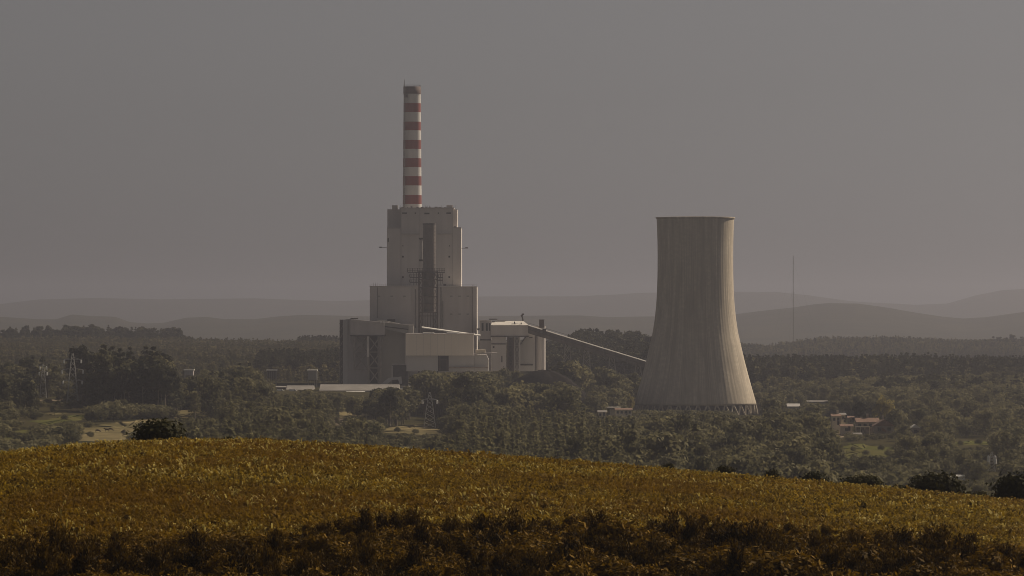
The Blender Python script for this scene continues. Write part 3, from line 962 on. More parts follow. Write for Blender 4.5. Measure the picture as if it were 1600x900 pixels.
def build_duct():
    Y = 2948.0
    cx = X(670.8, Y); r = 9.7 / F * Y
    t = thing('flue_duct', (cx, Y, -47.2), 'round dark vertical flue duct inside a steel scaffold on the boiler house front', 'duct')
    prof = []
    for k in range(24):
        z0 = Z(487, Y) + (Z(349.5, Y) - Z(487, Y)) * k / 24; z1 = Z(487, Y) + (Z(349.5, Y) - Z(487, Y)) * (k + 1) / 24
        prof += [(r, z0), (r, z1 - 0.35), (r + 0.16, z1 - 0.3), (r + 0.16, z1)]
    o = MB().lathe(cx, Y, prof, 32).build('duct_shell', M['duct'], t)
    MB().lathe(cx, Y, [(r + 0.3, Z(351, Y)), (r + 0.3, Z(349, Y))], 32).build('duct_rim', M['dark'], t)
    MB().pbox(656.5, 660.2, 374, 406, Y + 2, 3).build('branch_duct', M['pale'], t)
    MB().pbox(654.5, 662.5, 371.6, 374, Y + 1, 6).build('bracket', M['dark'], t)
    MB().pbox(654.5, 662.5, 405.4, 408, Y + 1, 6).build('bracket', M['dark'], t)
    # scaffold tower
    Yf, Yk = Y - 5.5, Y + 10
    cols = (654.5, 660.0, 677.0, 683.6)
    for p in cols:
        for yy in (Yf, Yk):
            MB().box(X(p, Y) - 0.32, X(p, Y) + 0.32, yy - 0.3, yy + 0.3, Z(598, Y), Z(424, Y)).build('column', M['rust'], t)
    for q in (424, 436, 448.5, 463, 474, 487.5, 493, 512, 530):
        MB().pbox(653.6, 684.4, q, q + 1.3, Yf - 0.5, 1.0).build('beam', M['rust'], t)
        for yy in (Yf + 1.2,):
            MB().pbox(654.4, 683.7, q + 0.2, q + 0.7, Yf + 0.9, 4.0 if q > 487 else 1.0).build('platform', M['dark'], t)
    for a, b in ((424, 436), (436, 448.5), (448.5, 463), (463, 474), (474, 487.5), (493, 512), (512, 530)):
        for s in ((654.5, 660), (677, 683.6)):
            mb = MB().bar((X(s[0], Y), Yf, Z(b, Y)), (X(s[1], Y), Yf, Z(a, Y)), 0.14).bar((X(s[1], Y), Yf, Z(b, Y)), (X(s[0], Y), Yf, Z(a, Y)), 0.14)
            mb.build('brace', M['rust'], t)
    for a, b in ((487.5, 512), (512, 530)):
        mb = MB()
        for k in range(7):
            p = 656 + k * 4.2
            mb.bar((X(p, Y), Yf + 0.4, Z(b, Y)), (X(p, Y), Yf + 0.4, Z(a, Y)), 0.22)
        mb.build('lattice', M['rust'], t)
    # wide gallery platforms with rails
    for x0, x1, q in ((637, 695, 425.5), (640, 660, 433), (682, 692, 433), (640, 658, 441), (684, 692, 438)):
        pl = MB().pbox(x0, x1, q, q + 1.1, Yf - 1, 7).build('platform', M['dark'], t)
        mb = MB()
        n = int((x1 - x0) / 2.6)
        for k in range(n + 1):
            p = x0 + (x1 - x0) * k / n
            mb.bar((X(p, Y), Yf - 0.9, Z(q, Y)), (X(p, Y), Yf - 0.9, Z(q - 6.5 if q < 430 else q - 4, Y)), 0.13 + 0.1 * (k % 3 == 0))
        for e in (2.8, 6.3):
            mb.bar((X(x0, Y), Yf - 0.9, Z(q - e * (1 if q < 430 else 0.6), Y)), (X(x1, Y), Yf - 0.9, Z(q - e * (1 if q < 430 else 0.6), Y)), 0.13)
        mb.build('railing', M['dark'], pl)
    for p, q in ((641, 446), (646, 446), (651, 446), (688, 446), (692, 444)):
        MB().bar((X(p, Y), Yf + 1, Z(q, Y)), (X(p, Y), Yf + 1, Z(426, Y)), 0.2).build('hanger', M['rust'], t)
    # pale standpipe on the right of the scaffold
    MB().bar((X(681.8, Y), Yf + 0.5, Z(447, Y)), (X(681.8, Y), Yf + 0.5, Z(432, Y)), 0.5, 8).build('standpipe', M['light'], t)
    MB().bar((X(681.8, Y), Yf + 0.5, Z(432, Y)), (X(685, Y), Yf + 0.5, Z(427, Y)), 0.5, 8).build('standpipe', M['light'], t)


build_duct()


def truss(t, x0, x1, y0, y1, Yf, depth, bays, mat, r=0.4, name='brace'):
    """braced bent between two photograph columns: posts, beams and X braces, each a part"""
    for yy in (Yf, Yf + depth):
        for p in (x0, x1):
            MB().box(X(p, Yf) - r, X(p, Yf) + r, yy - r, yy + r, Z(y1, Yf), Z(y0, Yf)).build('post', mat, t)
    for k in range(bays):
        a = y0 + (y1 - y0) * k / bays; b = y0 + (y1 - y0) * (k + 1) / bays
        for yy in (Yf, Yf + depth):
            MB().bar((X(x0, Yf), yy, Z(b, Yf)), (X(x1, Yf), yy, Z(a, Yf)), r * 0.7).build(name, mat, t)
            MB().bar((X(x1, Yf), yy, Z(b, Yf)), (X(x0, Yf), yy, Z(a, Yf)), r * 0.7).build(name, mat, t)
            MB().bar((X(x0, Yf), yy, Z(b, Yf)), (X(x1, Yf), yy, Z(b, Yf)), r * 0.7).build('beam', mat, t)


def build_bunker():
    Y = 2940.0
    t = thing('coal_bunker', (X(585, Y), Y, -47.2), 'grey coal bunker block with braced trestle left of the boiler house', 'bunker building')
    MB().poly([(536, 600), (536, 499.5), (548, 498.4), (560, 500.5), (575.5, 502.5), (575.5, 600)], Y + 12, 30).build('wall', M['clad2'], t)
    MB().pbox(536, 543, 500.5, 600, Y + 11.4, 0.5).build('lit_side_strip', M['pale'], t)  # pale colour stands in for a side face that catches more light
    MB().poly([(590, 600), (590, 500), (601.5, 501), (640, 509), (640, 600)], Y + 14, 28).build('wall', M['clad3'], t)
    MB().pbox(575.6, 589.9, 503, 600, Y + 34, 6).build('gap_shade_sheet', M['void'], t)  # dark sheet stands in for the shade in the open gap
    MB().pbox(547.5, 601, 504.5, 523.4, Y, 26).build('hopper_house', M['clad2'], t)
    MB().poly([(546.5, 504.6), (548, 498.8), (560, 500), (600.5, 503.4), (602, 504.6)], Y - 0.6, 28).build('roof', M['clad2'], t)
    MB().pbox(547.5, 559, 496.8, 498.8, Y + 8, 8).build('roof_hatch', M['dark'], t)
    MB().pbox(546.8, 601.8, 523.5, 525.2, Y - 0.4, 27).build('floor_beam', M['dark'], t)
    truss(t, 553.5, 574.5, 525.2, 577, Y + 1, 8, 2, M['steel'], 0.55)
    truss(t, 575.5, 594.5, 525.2, 600, Y + 2, 8, 3, M['steel'], 0.55)
    MB().pbox(573.6, 576.2, 524, 558, Y + 0.2, 1).build('pipe', M['light'], t)
    MB().bar((X(597, Y), Y + 1, Z(545, Y)), (X(600.5, Y), Y + 1, Z(523.5, Y)), 0.4).build('strut', M['steel'], t)
    # stair tower on the left edge
    MB().pbox(530.6, 536, 499.5, 600, Y + 14, 10).build('stair_tower', M['rust'], t)
    for k in range(8):
        q = 505 + k * 12
        MB().pbox(530.2, 536.3, q, q + 1.2, Y + 13.2, 1).build('landing', M['dark'], t)
        MB().bar((X(530.8, Y), Y + 13.4, Z(q + 11.5, Y)), (X(535.6, Y), Y + 13.4, Z(q + 1.4, Y)), 0.18).build('stair_flight', M['steel'], t)
    for p in (530.6, 535.6):
        MB().pbox(p, p + 0.8, 499, 600, Y + 13, 0.6).build('post', M['steel'], t)
    for p in (594.5, 598, 600.2):
        MB().pbox(p, p + 1.7, 502.2, 505, Y - 1.6, 1.2).build('roof_fan', M['white'], t)
    # gallery to the boiler house
    g = MB().poly([(601, 513.5), (601, 504), (638.5, 508.6), (638.5, 521), (633, 521)], Y + 4, 9).build('gallery', M['clad3'], t)
    MB().poly([(600.8, 504.1), (600.8, 503), (639, 507.6), (639, 508.7)], Y + 3.4, 10).build('gallery_roof', M['clad2'], g)
    MB().poly([(601, 511), (601, 509.2), (638, 514), (638, 515.6)], Y + 3.6, 0.6).build('window_band', M['void'], g)
    e = MB().pbox(638.5, 646, 508.4, 522, Y + 6, 8).build('gallery_end', M['pale'], t)
    MB().pbox(637.8, 646.6, 507, 508.5, Y + 5.4, 9.4).build('roof', M['light'], e)
    MB().pbox(632.6, 635.2, 518, 600, Y + 10, 4).build('pier', M['clad2'], t)
    for p in (556, 561, 566):
        pass


build_bunker()


def build_pump_house():
    Y = 2900.0
    t = thing('pump_house', (X(625, Y), Y, Z(602, Y)), 'small dark flat roofed hut with pale ramp at the foot of the coal bunker', 'hut')
    MB().pbox(613, 637.5, 570.5, 603, Y, 14).build('wall', M['dark'], t)
    MB().pbox(612, 638.4, 568.8, 570.6, Y - 0.8, 16).build('roof', M['clad2'], t)
    MB().pbox(611.8, 613.6, 572, 590, Y - 0.6, 1.4).build('downpipe', M['pale'], t)
    MB().poly([(594, 601), (607, 590.5), (627, 588.5), (628, 600), (624, 600), (622, 593), (612, 594), (604, 601)], Y - 6, 5).build('ramp', M['pale'], t)


build_pump_house()


def build_cream_hall():
    Y = 2880.0
    t = thing('turbine_hall', (X(690, Y), Y, Z(580, Y)), 'cream clad hall with vertical panels on a grey base in front of the boiler house', 'industrial hall')
    MB().pbox(634.8, 739.6, 522.6, 555.4, Y + 0.25, 40).build('wall', M['clad2'], t)
    edges = [634, 651, 661.8, 672.6, 683.4, 694.2, 705, 715.8, 726.6, 740.2]
    for a, b in zip(edges[:-1], edges[1:]):
        MB().pbox(a + 0.10, b - 0.10, 522.0, 555.6, Y - (0.15 if a < 640 else 0.0), 0.24).build('panel', M['cream'], t)
    MB().pbox(633.6, 740.6, 521.0, 522.0, Y - 0.35, 42).build('coping', M['clad2'], t)
    for a, b in ((660, 678.5), (697, 714.5)):
        MB().poly([(a, 521), (a + 1, 519.3), (b - 1, 519.8), (b, 521)], Y + 6, 12).build('skylight', M['white'], t)
    MB().pbox(635, 684, 555.7, 580, Y + 2.5, 34).build('base_wall', M['pale'], t)
    MB().pbox(701, 741, 555.7, 580, Y + 2.5, 34).build('base_wall', M['pale'], t)
    MB().pbox(684.1, 700.9, 555.7, 580, Y + 8, 20).build('loading_bay', M['void'], t)
    MB().pbox(685, 700, 561, 563, Y + 3, 4).build('bay_beam', M['rust'], t)
    MB().pbox(697.6, 699.6, 557, 580, Y + 3, 2).build('bay_post', M['rust'], t)
    MB().pbox(686, 688, 557, 580, Y + 3, 2).build('bay_post', M['rust'], t)
    MB().pbox(701.2, 762, 573.2, 575.4, Y + 1.2, 1.2).build('base_band', M['stone'], t)
    MB().poly([(741.2, 580), (741.2, 554), (760, 554.6), (763.4, 562), (763.4, 580)], Y + 3.5, 30).build('annex', M['pale'], t)
    MB().pbox(743, 758.4, 546.4, 552.6, Y + 4, 9).build('roof_box', M['plaster'], t)
    MB().poly([(740.6, 554), (740.6, 552.6), (776, 550.8), (776, 552)], Y + 2, 14).build('annex_roof', M['clad2'], t)
    # sloping pipe bridge with a bright lid
    a = (X(656.5, Y), Y + 50, Z(511.6, Y)); b = (X(750, Y), Y + 50, Z(524.6, Y))
    s = MB().add([(a[0], a[1], a[2] - 0.55), (b[0], b[1], b[2] - 0.55), (b[0], b[1] + 3.5, b[2] - 0.1), (a[0], a[1] + 3.5, a[2] - 0.1),
                  (a[0], a[1], a[2]), (b[0], b[1], b[2]), (b[0], b[1] + 3.5, b[2] + 0.5), (a[0], a[1] + 3.5, a[2] + 0.5)],
                 [(0, 3, 2, 1), (4, 5, 6, 7), (0, 1, 5, 4), (1, 2, 6, 5), (2, 3, 7, 6), (3, 0, 4, 7)])
    s.build('pipe_bridge', M['white'], t)
    MB().poly([(657, 521), (657, 513), (735, 523.5), (735, 524.5)], Y + 51, 3).build('pipe_bridge_side', M['dark'], t)


build_cream_hall()


def build_transfer():
    Y = 2960.0
    t = thing('transfer_tower', (X(795, Y), Y, -47.2), 'grey coal transfer tower on a trestle where the long conveyor starts', 'transfer tower')
    MB().pbox(749.3, 767.4, 501.6, 580, Y + 6, 22).build('stair_block', M['clad2'], t)
    for k, (a, b) in enumerate(((752.5, 755.5), (759, 762), (764, 766))):
        MB().pbox(a, b, 505, 517, Y + 5.7, 0.4).build('window', M['void'], t)
    MB().pbox(748.4, 768, 500.4, 501.6, Y + 5.4, 24).build('roof', M['clad2'], t)
    MB().pbox(749.5, 767.3, 530, 532, Y + 5.6, 0.5).build('ledge', M['dark'], t)
    MB().pbox(767.5, 825.4, 508, 524.6, Y, 22).build('gallery', M['clad'], t)
    # bright mono-pitch roof that rises away from the viewer
    MB().add([(X(767, Y), Y - 0.6, Z(508, Y)), (X(826, Y), Y - 0.6, Z(508, Y)), (X(818, Y), Y + 22, Z(501.6, Y + 22)), (X(769, Y), Y + 22, Z(501.6, Y + 22)),
              (X(767, Y), Y - 0.6, Z(508.6, Y)), (X(826, Y), Y - 0.6, Z(508.6, Y)), (X(818, Y), Y + 22, Z(508.6, Y)), (X(769, Y), Y + 22, Z(508.6, Y))],
             [(0, 1, 2, 3), (4, 7, 6, 5), (0, 4, 5, 1), (1, 5, 6, 2), (2, 6, 7, 3), (3, 7, 4, 0)]).build('gallery_roof', M['light'], t)
    MB().pbox(764, 777, 498.0, 499.6, Y + 16, 8).build('roof_slab', M['dark'], t)
    MB().pbox(777, 791, 500.0, 500.9, Y + 18, 3).build('roof_rail', M['steel'], t)
    MB().pbox(766.8, 826, 524.7, 526.4, Y - 0.5, 23).build('floor_beam', M['dark'], t)
    MB().pbox(768, 790.6, 526.5, 580, Y + 2, 18).build('lower_house', M['clad'], t)
    MB().pbox(767.6, 791.2, 536.6, 538.2, Y + 1.5, 19).build('ledge', M['dark'], t)
    MB().pbox(783.4, 785, 556, 566, Y + 1.7, 0.4).build('door', M['void'], t)
    MB().pbox(770, 772.5, 541, 544, Y + 1.7, 0.4).build('window', M['void'], t)
    truss(t, 793.5, 802, 526.5, 580, Y + 2, 14, 4, M['rust'], 0.5)
    truss(t, 803.5, 812, 526.5, 580, Y + 3, 14, 4, M['pale'], 0.45)
    MB().pbox(792.5, 803, 527, 580, Y + 19, 1).build('rear_wall', M['void'], t)
    MB().pbox(803.1, 812.5, 527, 580, Y + 20, 1).build('rear_wall', M['clad2'], t)
    MB().poly([(811.5, 580), (811.5, 540.5), (824.8, 519.5), (836, 517.5), (836, 580)], Y + 8, 16).build('hopper_wall', M['pale'], t)
    MB().bar((X(811, Y), Y + 7, Z(541, Y)), (X(825, Y), Y + 7, Z(521, Y)), 0.6).build('chute', M['dark'], t)
    MB().pbox(827, 832, 526.6, 528.2, Y + 7.7, 0.4).build('window', M['void'], t)
    MB().pbox(813, 832.5, 568.6, 571, Y + 7.4, 0.7).build('canopy', M['dark'], t)
    # roof vents
    mb = MB().bar((X(817.5, Y), Y + 12, Z(501.5, Y)), (X(816, Y), Y + 12, Z(495, Y)), 0.55, 8).bar((X(816, Y), Y + 12, Z(495, Y)), (X(815.2, Y), Y + 12, Z(492, Y)), 0.8, 8)
    mb.bar((X(815.2, Y), Y + 12, Z(492, Y)), (X(818.4, Y), Y + 12, Z(490.6, Y)), 0.7, 8)
    mb.build('vent_pipe', M['dark'], t)
    MB().bar((X(804.8, Y), Y + 4, Z(507.5, Y)), (X(803.8, Y), Y + 4, Z(502.5, Y)), 0.42, 8).build('vent_pipe', M['dark'], t)
    MB().bar((X(814.8, Y), Y + 4, Z(507.5, Y)), (X(814.2, Y), Y + 4, Z(504.2, Y)), 0.42, 8).build('vent_pipe', M['dark'], t)
    MB().pbox(745.5, 749.2, 513, 516, Y + 10, 4).build('link_bridge', M['dark'], t)

    # silo
    cx, cyy = X(844, Y + 24), Y + 24
    s = thing('coal_silo', (cx, cyy, -47.2), 'slim round grey silo with a sunlit edge under the head of the conveyor', 'silo')
    r = 8.4 / F * (Y + 24)
    MB().lathe(cx, cyy, [(r, -47.2), (r, Z(511, Y + 24)), (r, Z(509.5, Y + 24))], 40, cap=False).build('shell', M['clad'], s, smooth=False)
    for p in s.children[0].data.polygons:
        if len(p.vertices) == 4: p.use_smooth = True
    MB().lathe(cx, cyy, [(r + 0.2, Z(510.4, Y + 24)), (r + 0.2, Z(509.4, Y + 24))], 40).build('roof_disc', M['clad2'], s)
    MB().pbox(842.6, 850.2, 500.4, 512, Y + 20, 5).build('head_house', M['rust'], s)
    MB().pbox(842, 850.8, 499.2, 500.5, Y + 19.4, 6.2).build('cap', M['dark'], s)


build_transfer()


def build_conveyor():
    t = thing('conveyor', (X(905, 2960), 2960, -55), 'long covered coal conveyor sloping down behind the cooling tower', 'conveyor')
    ya, yb = 2958.0, 2900.0
    P = lambda p, q, y: Vector((X(p, y), y, Z(q, y)))
    A, B = (825.5, 509.0), (1030.0, 571.5)
    segs = 12
    w = 4.2

    def at(f):
        y = ya + (yb - ya) * f
        return A[0] + (B[0] - A[0]) * f, A[1] + (B[1] - A[1]) * f, y
    for k in range(segs):
        p0, q0, y0 = at(k / segs); p1, q1, y1 = at((k + 1) / segs)
        th0 = 12.0 - 2.5 * (k / segs); th1 = 12.0 - 2.5 * ((k + 1) / segs)
        a = P(p0 + 0.12, q0, y0); b = P(p1 - 0.12, q1, y1)
        h0 = Z(0, y0) - Z(th0, y0); h1 = Z(0, y1) - Z(th1, y1)
        dy = Vector((0, w, 0)); up = Vector((0, 0, 0.9))
        vs = [a - Vector((0, 0, h0)), b - Vector((0, 0, h1)), b - Vector((0, 0, h1)) + dy, a - Vector((0, 0, h0)) + dy, a, b, b + dy, a + dy]
        o = MB().add(vs, [(0, 3, 2, 1), (4, 5, 6, 7), (0, 1, 5, 4), (1, 2, 6, 5), (2, 3, 7, 6), (3, 0, 4, 7)]).build('gallery_section', M['gallery'], t)
        # curved lid
        prof = [(-0.3, -0.1), (0.3, 0.25), (w * 0.5, 0.6), (w - 0.3, 0.25), (w + 0.3, -0.1)]
        vs = []; n = len(prof)
        for c in (a, b):
            for dy_, dz in prof: vs.append(c + Vector((0, dy_, dz + 0.1)))
        fs = [(i, n + i, n + i + 1, i + 1) for i in range(n - 1)] + [(0, n - 1, 2 * n - 1, n), tuple(range(n)), tuple(range(2 * n - 1, n - 1, -1))]
        MB().add(vs, fs).build('lid', M['pale'], o)
        MB().bar(P(p0 + 0.1, q0 + 5.2, y0 - 0.25), P(p1 - 0.1, q1 + 5.0, y1 - 0.25), 0.3).build('walkway', M['dark'], o)
        MB().bar(P(p0, q0, y0 - 0.2), P(p0, q0 + th0, y0 - 0.2), 0.22).build('rib', M['dark'], o)
    # handrail line above
    MB().bar(P(A[0], A[1] - 4.4, ya + 3), P(B[0], B[1] - 4.4, yb + 3), 0.10).build('handrail', M['dark'], t)
    MB().pbox(848, 853, 513.5, 523, 2949, 7.5).build('drive_box', M['dark'], t)
    for f, name in ((0.30, 'a'), (0.445, 'b'), (0.64, 'c'), (0.84, 'd')):
        p, q, y = at(f)
        zb = land1(X(p, y), y) - 1
        top = Z(q + 9.5, y)
        mb = MB()
        hw = 2.6
        for dx in (-1, 1):
            for dy in (0.5, w - 0.5):
                mb.bar((X(p, y) + dx * hw * 1.5, y + dy, zb), (X(p, y) + dx * hw * 0.55, y + dy, top), 0.38)
        n = 5
        for k in range(n):
            t0, t1 = k / n, (k + 1) / n
            w0, w1 = hw * (1.5 - 0.95 * t0), hw * (1.5 - 0.95 * t1)
            z0, z1 = zb + (top - zb) * t0, zb + (top - zb) * t1
            mb.bar((X(p, y) - w0, y + 0.5, z0), (X(p, y) + w1, y + 0.5, z1), 0.2)
            mb.bar((X(p, y) + w0, y + 0.5, z0), (X(p, y) - w1, y + 0.5, z1), 0.2)
        mb.build('trestle', M['steel'], t)


build_conveyor()


def build_cooling_tower():
    Y = 2700.0
    cx = X(1086.5, Y)
    zb = land1(cx, Y)
    t = thing('cooling_tower', (cx, Y, zb), 'pale concrete hyperbolic cooling tower with sunlit right edge', 'cooling tower')
    py = [339.5, 342, 342.2, 360, 380, 400, 430, 460, 480, 500, 520, 548, 570, 590, 612, 632]
    rr = [61.0, 61.0, 60.3, 59.6, 59.0, 58.8, 59.0, 60.0, 61.3, 63.5, 66.6, 73.0, 78.3, 83.6, 89.8, 95.6]
    zs = np.linspace(632, 339.5, 90)
    zs = np.sort(np.concatenate([zs, [342, 342.2]]))[::-1]
    R = np.interp(zs, py, rr)
    ker = np.array([1, 2, 3, 2, 1]) / 9
    Rs = np.convolve(np.pad(R, 2, mode='edge'), ker, 'valid')
    Rs[:2] = R[:2]; Rs[-4:] = R[-4:]
    n = 288
    V = []; Fc = []
    for k, (z, r) in enumerate(zip(zs, Rs)):
        r = r / F * Y
        for i in range(n):
            rib = 0.075 if (i % 4 == 0) else 0.0
            a = 2 * math.pi * i / n
            V.append(((r + rib) * math.cos(a), (r + rib) * math.sin(a), Z(z, Y) - zb))
    m = len(zs)
    for k in range(m - 1):
        for i in range(n):
            j = (i + 1) % n
            Fc.append((k * n + i, k * n + j, (k + 1) * n + j, (k + 1) * n + i))
    # inside face
    base = len(V)
    for k, (z, r) in enumerate(zip(zs, Rs)):
        r = r / F * Y - 0.7
        for i in range(n):
            a = 2 * math.pi * i / n
            V.append((r * math.cos(a), r * math.sin(a), Z(z, Y) - zb))
    for k in range(m - 1):
        for i in range(n):
            j = (i + 1) % n
            Fc.append((base + k * n + j, base + k * n + i, base + (k + 1) * n + i, base + (k + 1) * n + j))
    for i in range(n):
        j = (i + 1) % n
        Fc.append((i, base + i, base + j, j))
        Fc.append(((m - 1) * n + i, (m - 1) * n + j, base + (m - 1) * n + j, base + (m - 1) * n + i))
    me = np_mesh('shell', np.array(V), np.array(Fc))
    me.polygons.foreach_set('use_smooth', [True] * len(me.polygons))
    me.materials.append(M['tower'])
    o = bpy.data.objects.new('shell', me); o.parent = t; COL.objects.link(o)
    # rim walkway
    r0 = 61.2 / F * Y
    MB().lathe(cx, Y, [(r0, Z(341.6, Y)), (r0 + 0.35, Z(341.5, Y)), (r0 + 0.35, Z(339.6, Y)), (r0 - 0.2, Z(339.4, Y)), (r0 - 0.9, Z(339.4, Y)), (r0 - 0.9, Z(341.6, Y))], 144, cap=False).build('rim', M['tower'], t)
    # raking columns
    nb = 40
    rt = 95.3 / F * Y - 0.4; rb = 99.0 / F * Y
    zt = Z(631.8, Y)
    for i in range(nb):
        for s in (-1, 1):
            a0 = 2 * math.pi * (i + 0.5) / nb; a1 = a0 + s * math.pi / nb * 0.86
            MB().bar((cx + rb * math.cos(a0), Y + rb * math.sin(a0), zb - 0.8), (cx + rt * math.cos(a1), Y + rt * math.sin(a1), zt), 0.5, 6).build('column', M['tower'], t)
    MB().lathe(cx, Y, [(rb + 1.5, zb - 1), (rb + 1.5, zb + 0.15), (rb - 1.5, zb + 0.15), (rb - 1.5, zb - 1)], 96, cap=False).build('basin_wall', M['ground'], t)
    MB().lathe(cx, Y, [(rt - 3.5, zb - 1), (rt - 5.5, zt + 3)], 72, cap=False).build('fill_pack', M['void'], t)


build_cooling_tower()


def gable(mb, x0, x1, y0, y1, z0, zr, along='x', eave=0.5):
    """pitched roof solid"""
    if along == 'x':
        ym = (y0 + y1) / 2
        vs = [(x0 - eave, y0 - eave, z0), (x1 + eave, y0 - eave, z0), (x1 + eave, y1 + eave, z0), (x0 - eave, y1 + eave, z0), (x0 - eave, ym, zr), (x1 + eave, ym, zr)]
        fs = [(0, 3, 2, 1), (0, 1, 5, 4), (2, 3, 4, 5), (3, 0, 4), (1, 2, 5)]
    else:
        xm = (x0 + x1) / 2
        vs = [(x0 - eave, y0 - eave, z0), (x1 + eave, y0 - eave, z0), (x1 + eave, y1 + eave, z0), (x0 - eave, y1 + eave, z0), (xm, y0 - eave, zr), (xm, y1 + eave, zr)]
        fs = [(0, 3, 2, 1), (0, 4, 5, 3), (1, 2, 5, 4), (0, 1, 4), (2, 3, 5)]
    return mb.add(vs, fs)


def shed(name, px0, px1, py_ridge, py_eave, py_base, Y, depth, wall, roof, label, cat, group=None, along='x', windows=0, door=None):
    x0, x1 = X(px0, Y), X(px1, Y)
    zg = min(land1((x0 + x1) / 2, Y), Z(py_base, Y)) - 0.5
    t = thing(name, ((x0 + x1) / 2, Y + depth / 2, zg), label, cat, group)
    MB().box(x0, x1, Y, Y + depth, zg, Z(py_eave, Y) - 0.02).build('wall', wall, t)
    zr = Z(py_ridge, Y + depth / 2)
    gable(MB(), x0, x1, Y, Y + depth, Z(py_eave, Y), zr, along).build('roof', roof, t)
    for k in range(windows):
        xa = x0 + (x1 - x0) * (k + 0.5) / windows; ww = min(0.7, (x1 - x0) / windows * 0.28)
        zt = Z(py_eave, Y) - 0.7
        w = MB().box(xa - ww, xa + ww, Y - 0.12, Y + 0.1, zt - 1.4, zt).build('window', M['glass'], t)
        MB().box(xa - ww - 0.12, xa + ww + 0.12, Y - 0.2, Y, zt - 1.56, zt - 1.42).build('sill', M['pale'], w)
    return t


# warehouses on the plant's apron
def build_warehouse():
    Y = 2760.0
    t = shed('warehouse', 500, 622, 600.5, 610.2, 620, Y, 34, M['clad'], M['roofgrey'], 'long low grey warehouse with shallow roof below the coal bunker', 'warehouse', windows=9)
    MB().add([(X(541, Y), Y - 9, Z(614.3, Y)), (X(570.5, Y), Y - 9, Z(614.3, Y)), (X(570.5, Y), Y - 0.7, Z(611.3, Y)), (X(541, Y), Y - 0.7, Z(611.3, Y)),
              (X(541, Y), Y - 9, Z(615, Y)), (X(570.5, Y), Y - 9, Z(615, Y)), (X(570.5, Y), Y - 0.7, Z(612.1, Y)), (X(541, Y), Y - 0.7, Z(612.1, Y))],
             [(0, 1, 2, 3), (4, 7, 6, 5), (0, 4, 5, 1), (1, 5, 6, 2), (2, 6, 7, 3), (3, 7, 4, 0)]).build('canopy', M['white'], t)
    for p in (541.5, 551, 560.5, 570):
        MB().bar((X(p, Y), Y - 8.8, Z(621, Y)), (X(p, Y), Y - 8.8, Z(614.8, Y)), 0.15).build('canopy_post', M['dark'], t)
    t2 = shed('warehouse', 448, 488, 602.2, 610.5, 618, Y + 30, 30, M['clad2'], M['roofgrey'], 'short grey warehouse standing apart in front of the dark conifer stand', 'warehouse', windows=4)
    t3 = shed('storage_shed', 429, 446, 603.0, 605.0, 612, Y + 40, 14, M['rust'], M['roofgrey'], 'small brown storage shed beside the short warehouse', 'shed')


build_warehouse()


def van(px, py, Y, L, label, rot=0.0):
    zg = Z(py, Y)
    t = thing('parked_van', (X(px, Y), Y, zg), label, 'van', 'white vans parked by the warehouses')
    prof = [(-L / 2, 0.45), (-L / 2, 2.3), (L * 0.22, 2.35), (L * 0.34, 1.5), (L / 2, 1.2), (L / 2, 0.45)]
    vs = [(X(px, Y) + a, Y - 0.95, zg + b) for a, b in prof] + [(X(px, Y) + a, Y + 0.95, zg + b) for a, b in prof]
    n = len(prof)
    fs = [tuple(range(n - 1, -1, -1)), tuple(range(n, 2 * n))] + [(i, (i + 1) % n, n + (i + 1) % n, n + i) for i in range(n)]
    MB().add(vs, fs).build('body', M['white'], t)
    for dx in (-L * 0.3, L * 0.32):
        for dy in (-0.85, 0.85):
            MB().bar((X(px, Y) + dx, Y + dy - 0.12, zg + 0.36), (X(px, Y) + dx, Y + dy + 0.12, zg + 0.36), 0.36, 12).build('wheel', M['dark'], t)
    MB().box(X(px, Y) + L * 0.1, X(px, Y) + L * 0.24, Y - 1.0, Y - 0.94, zg + 1.5, zg + 2.1).build('window', M['glass'], t)


van(437.5, 614, 2745, 6.0, 'white van parked in front of the brown storage shed')
van(458.5, 614, 2745, 5.4, 'white van parked in front of the short grey warehouse')
van(566.5, 621, 2745, 4.6, 'small white van parked under the warehouse canopy')


def build_tank_tower(px0, px1, py0, py1, Y, label, mat):
    x0, x1 = X(px0, Y), X(px1, Y)
    zg = Z(py1, Y) - 1
    t = thing('service_tower', ((x0 + x1) / 2, Y, zg), label, 'service tower')
    MB().box(x0 + 0.4, x1 - 0.4, Y, Y + 6, zg + (Z(py0, Y) - zg) * 0.45, Z(py0 + 2, Y)).build('cabin', mat, t)
    MB().box(x0, x1, Y - 0.6, Y + 7, Z(py0 + 1.95, Y), Z(py0, Y)).build('roof', M['light'], t)
    for xx in (x0 + 0.6, x1 - 0.6):
        for yy in (Y + 0.3, Y + 5.7):
            MB().bar((xx, yy, zg), (xx, yy, zg + (Z(py0, Y) - zg) * 0.45), 0.28).build('leg', M['steel'], t)
    mb = MB()
    for k in range(5):
        xa = x0 + (x1 - x0) * (k + 0.5) / 5
        mb.bar((xa, Y - 0.1, zg + 0.3), (xa, Y - 0.1, Z(py0 + 3, Y)), 0.1)
    mb.build('bracing', M['steel'], t)


build_tank_tower(480, 496, 577.5, 604, 2850, 'dark box tower with white flat roof beside the coal bunker', M['clad3'])
build_tank_tower(416, 432.5, 577.3, 600, 2870, 'dark box tower with white flat roof among the conifers left of the bunker', M['dark'])
build_tank_tower(287, 303, 577, 592, 2950, 'low open tower with pale roof beyond the dark pines', M['clad2'])


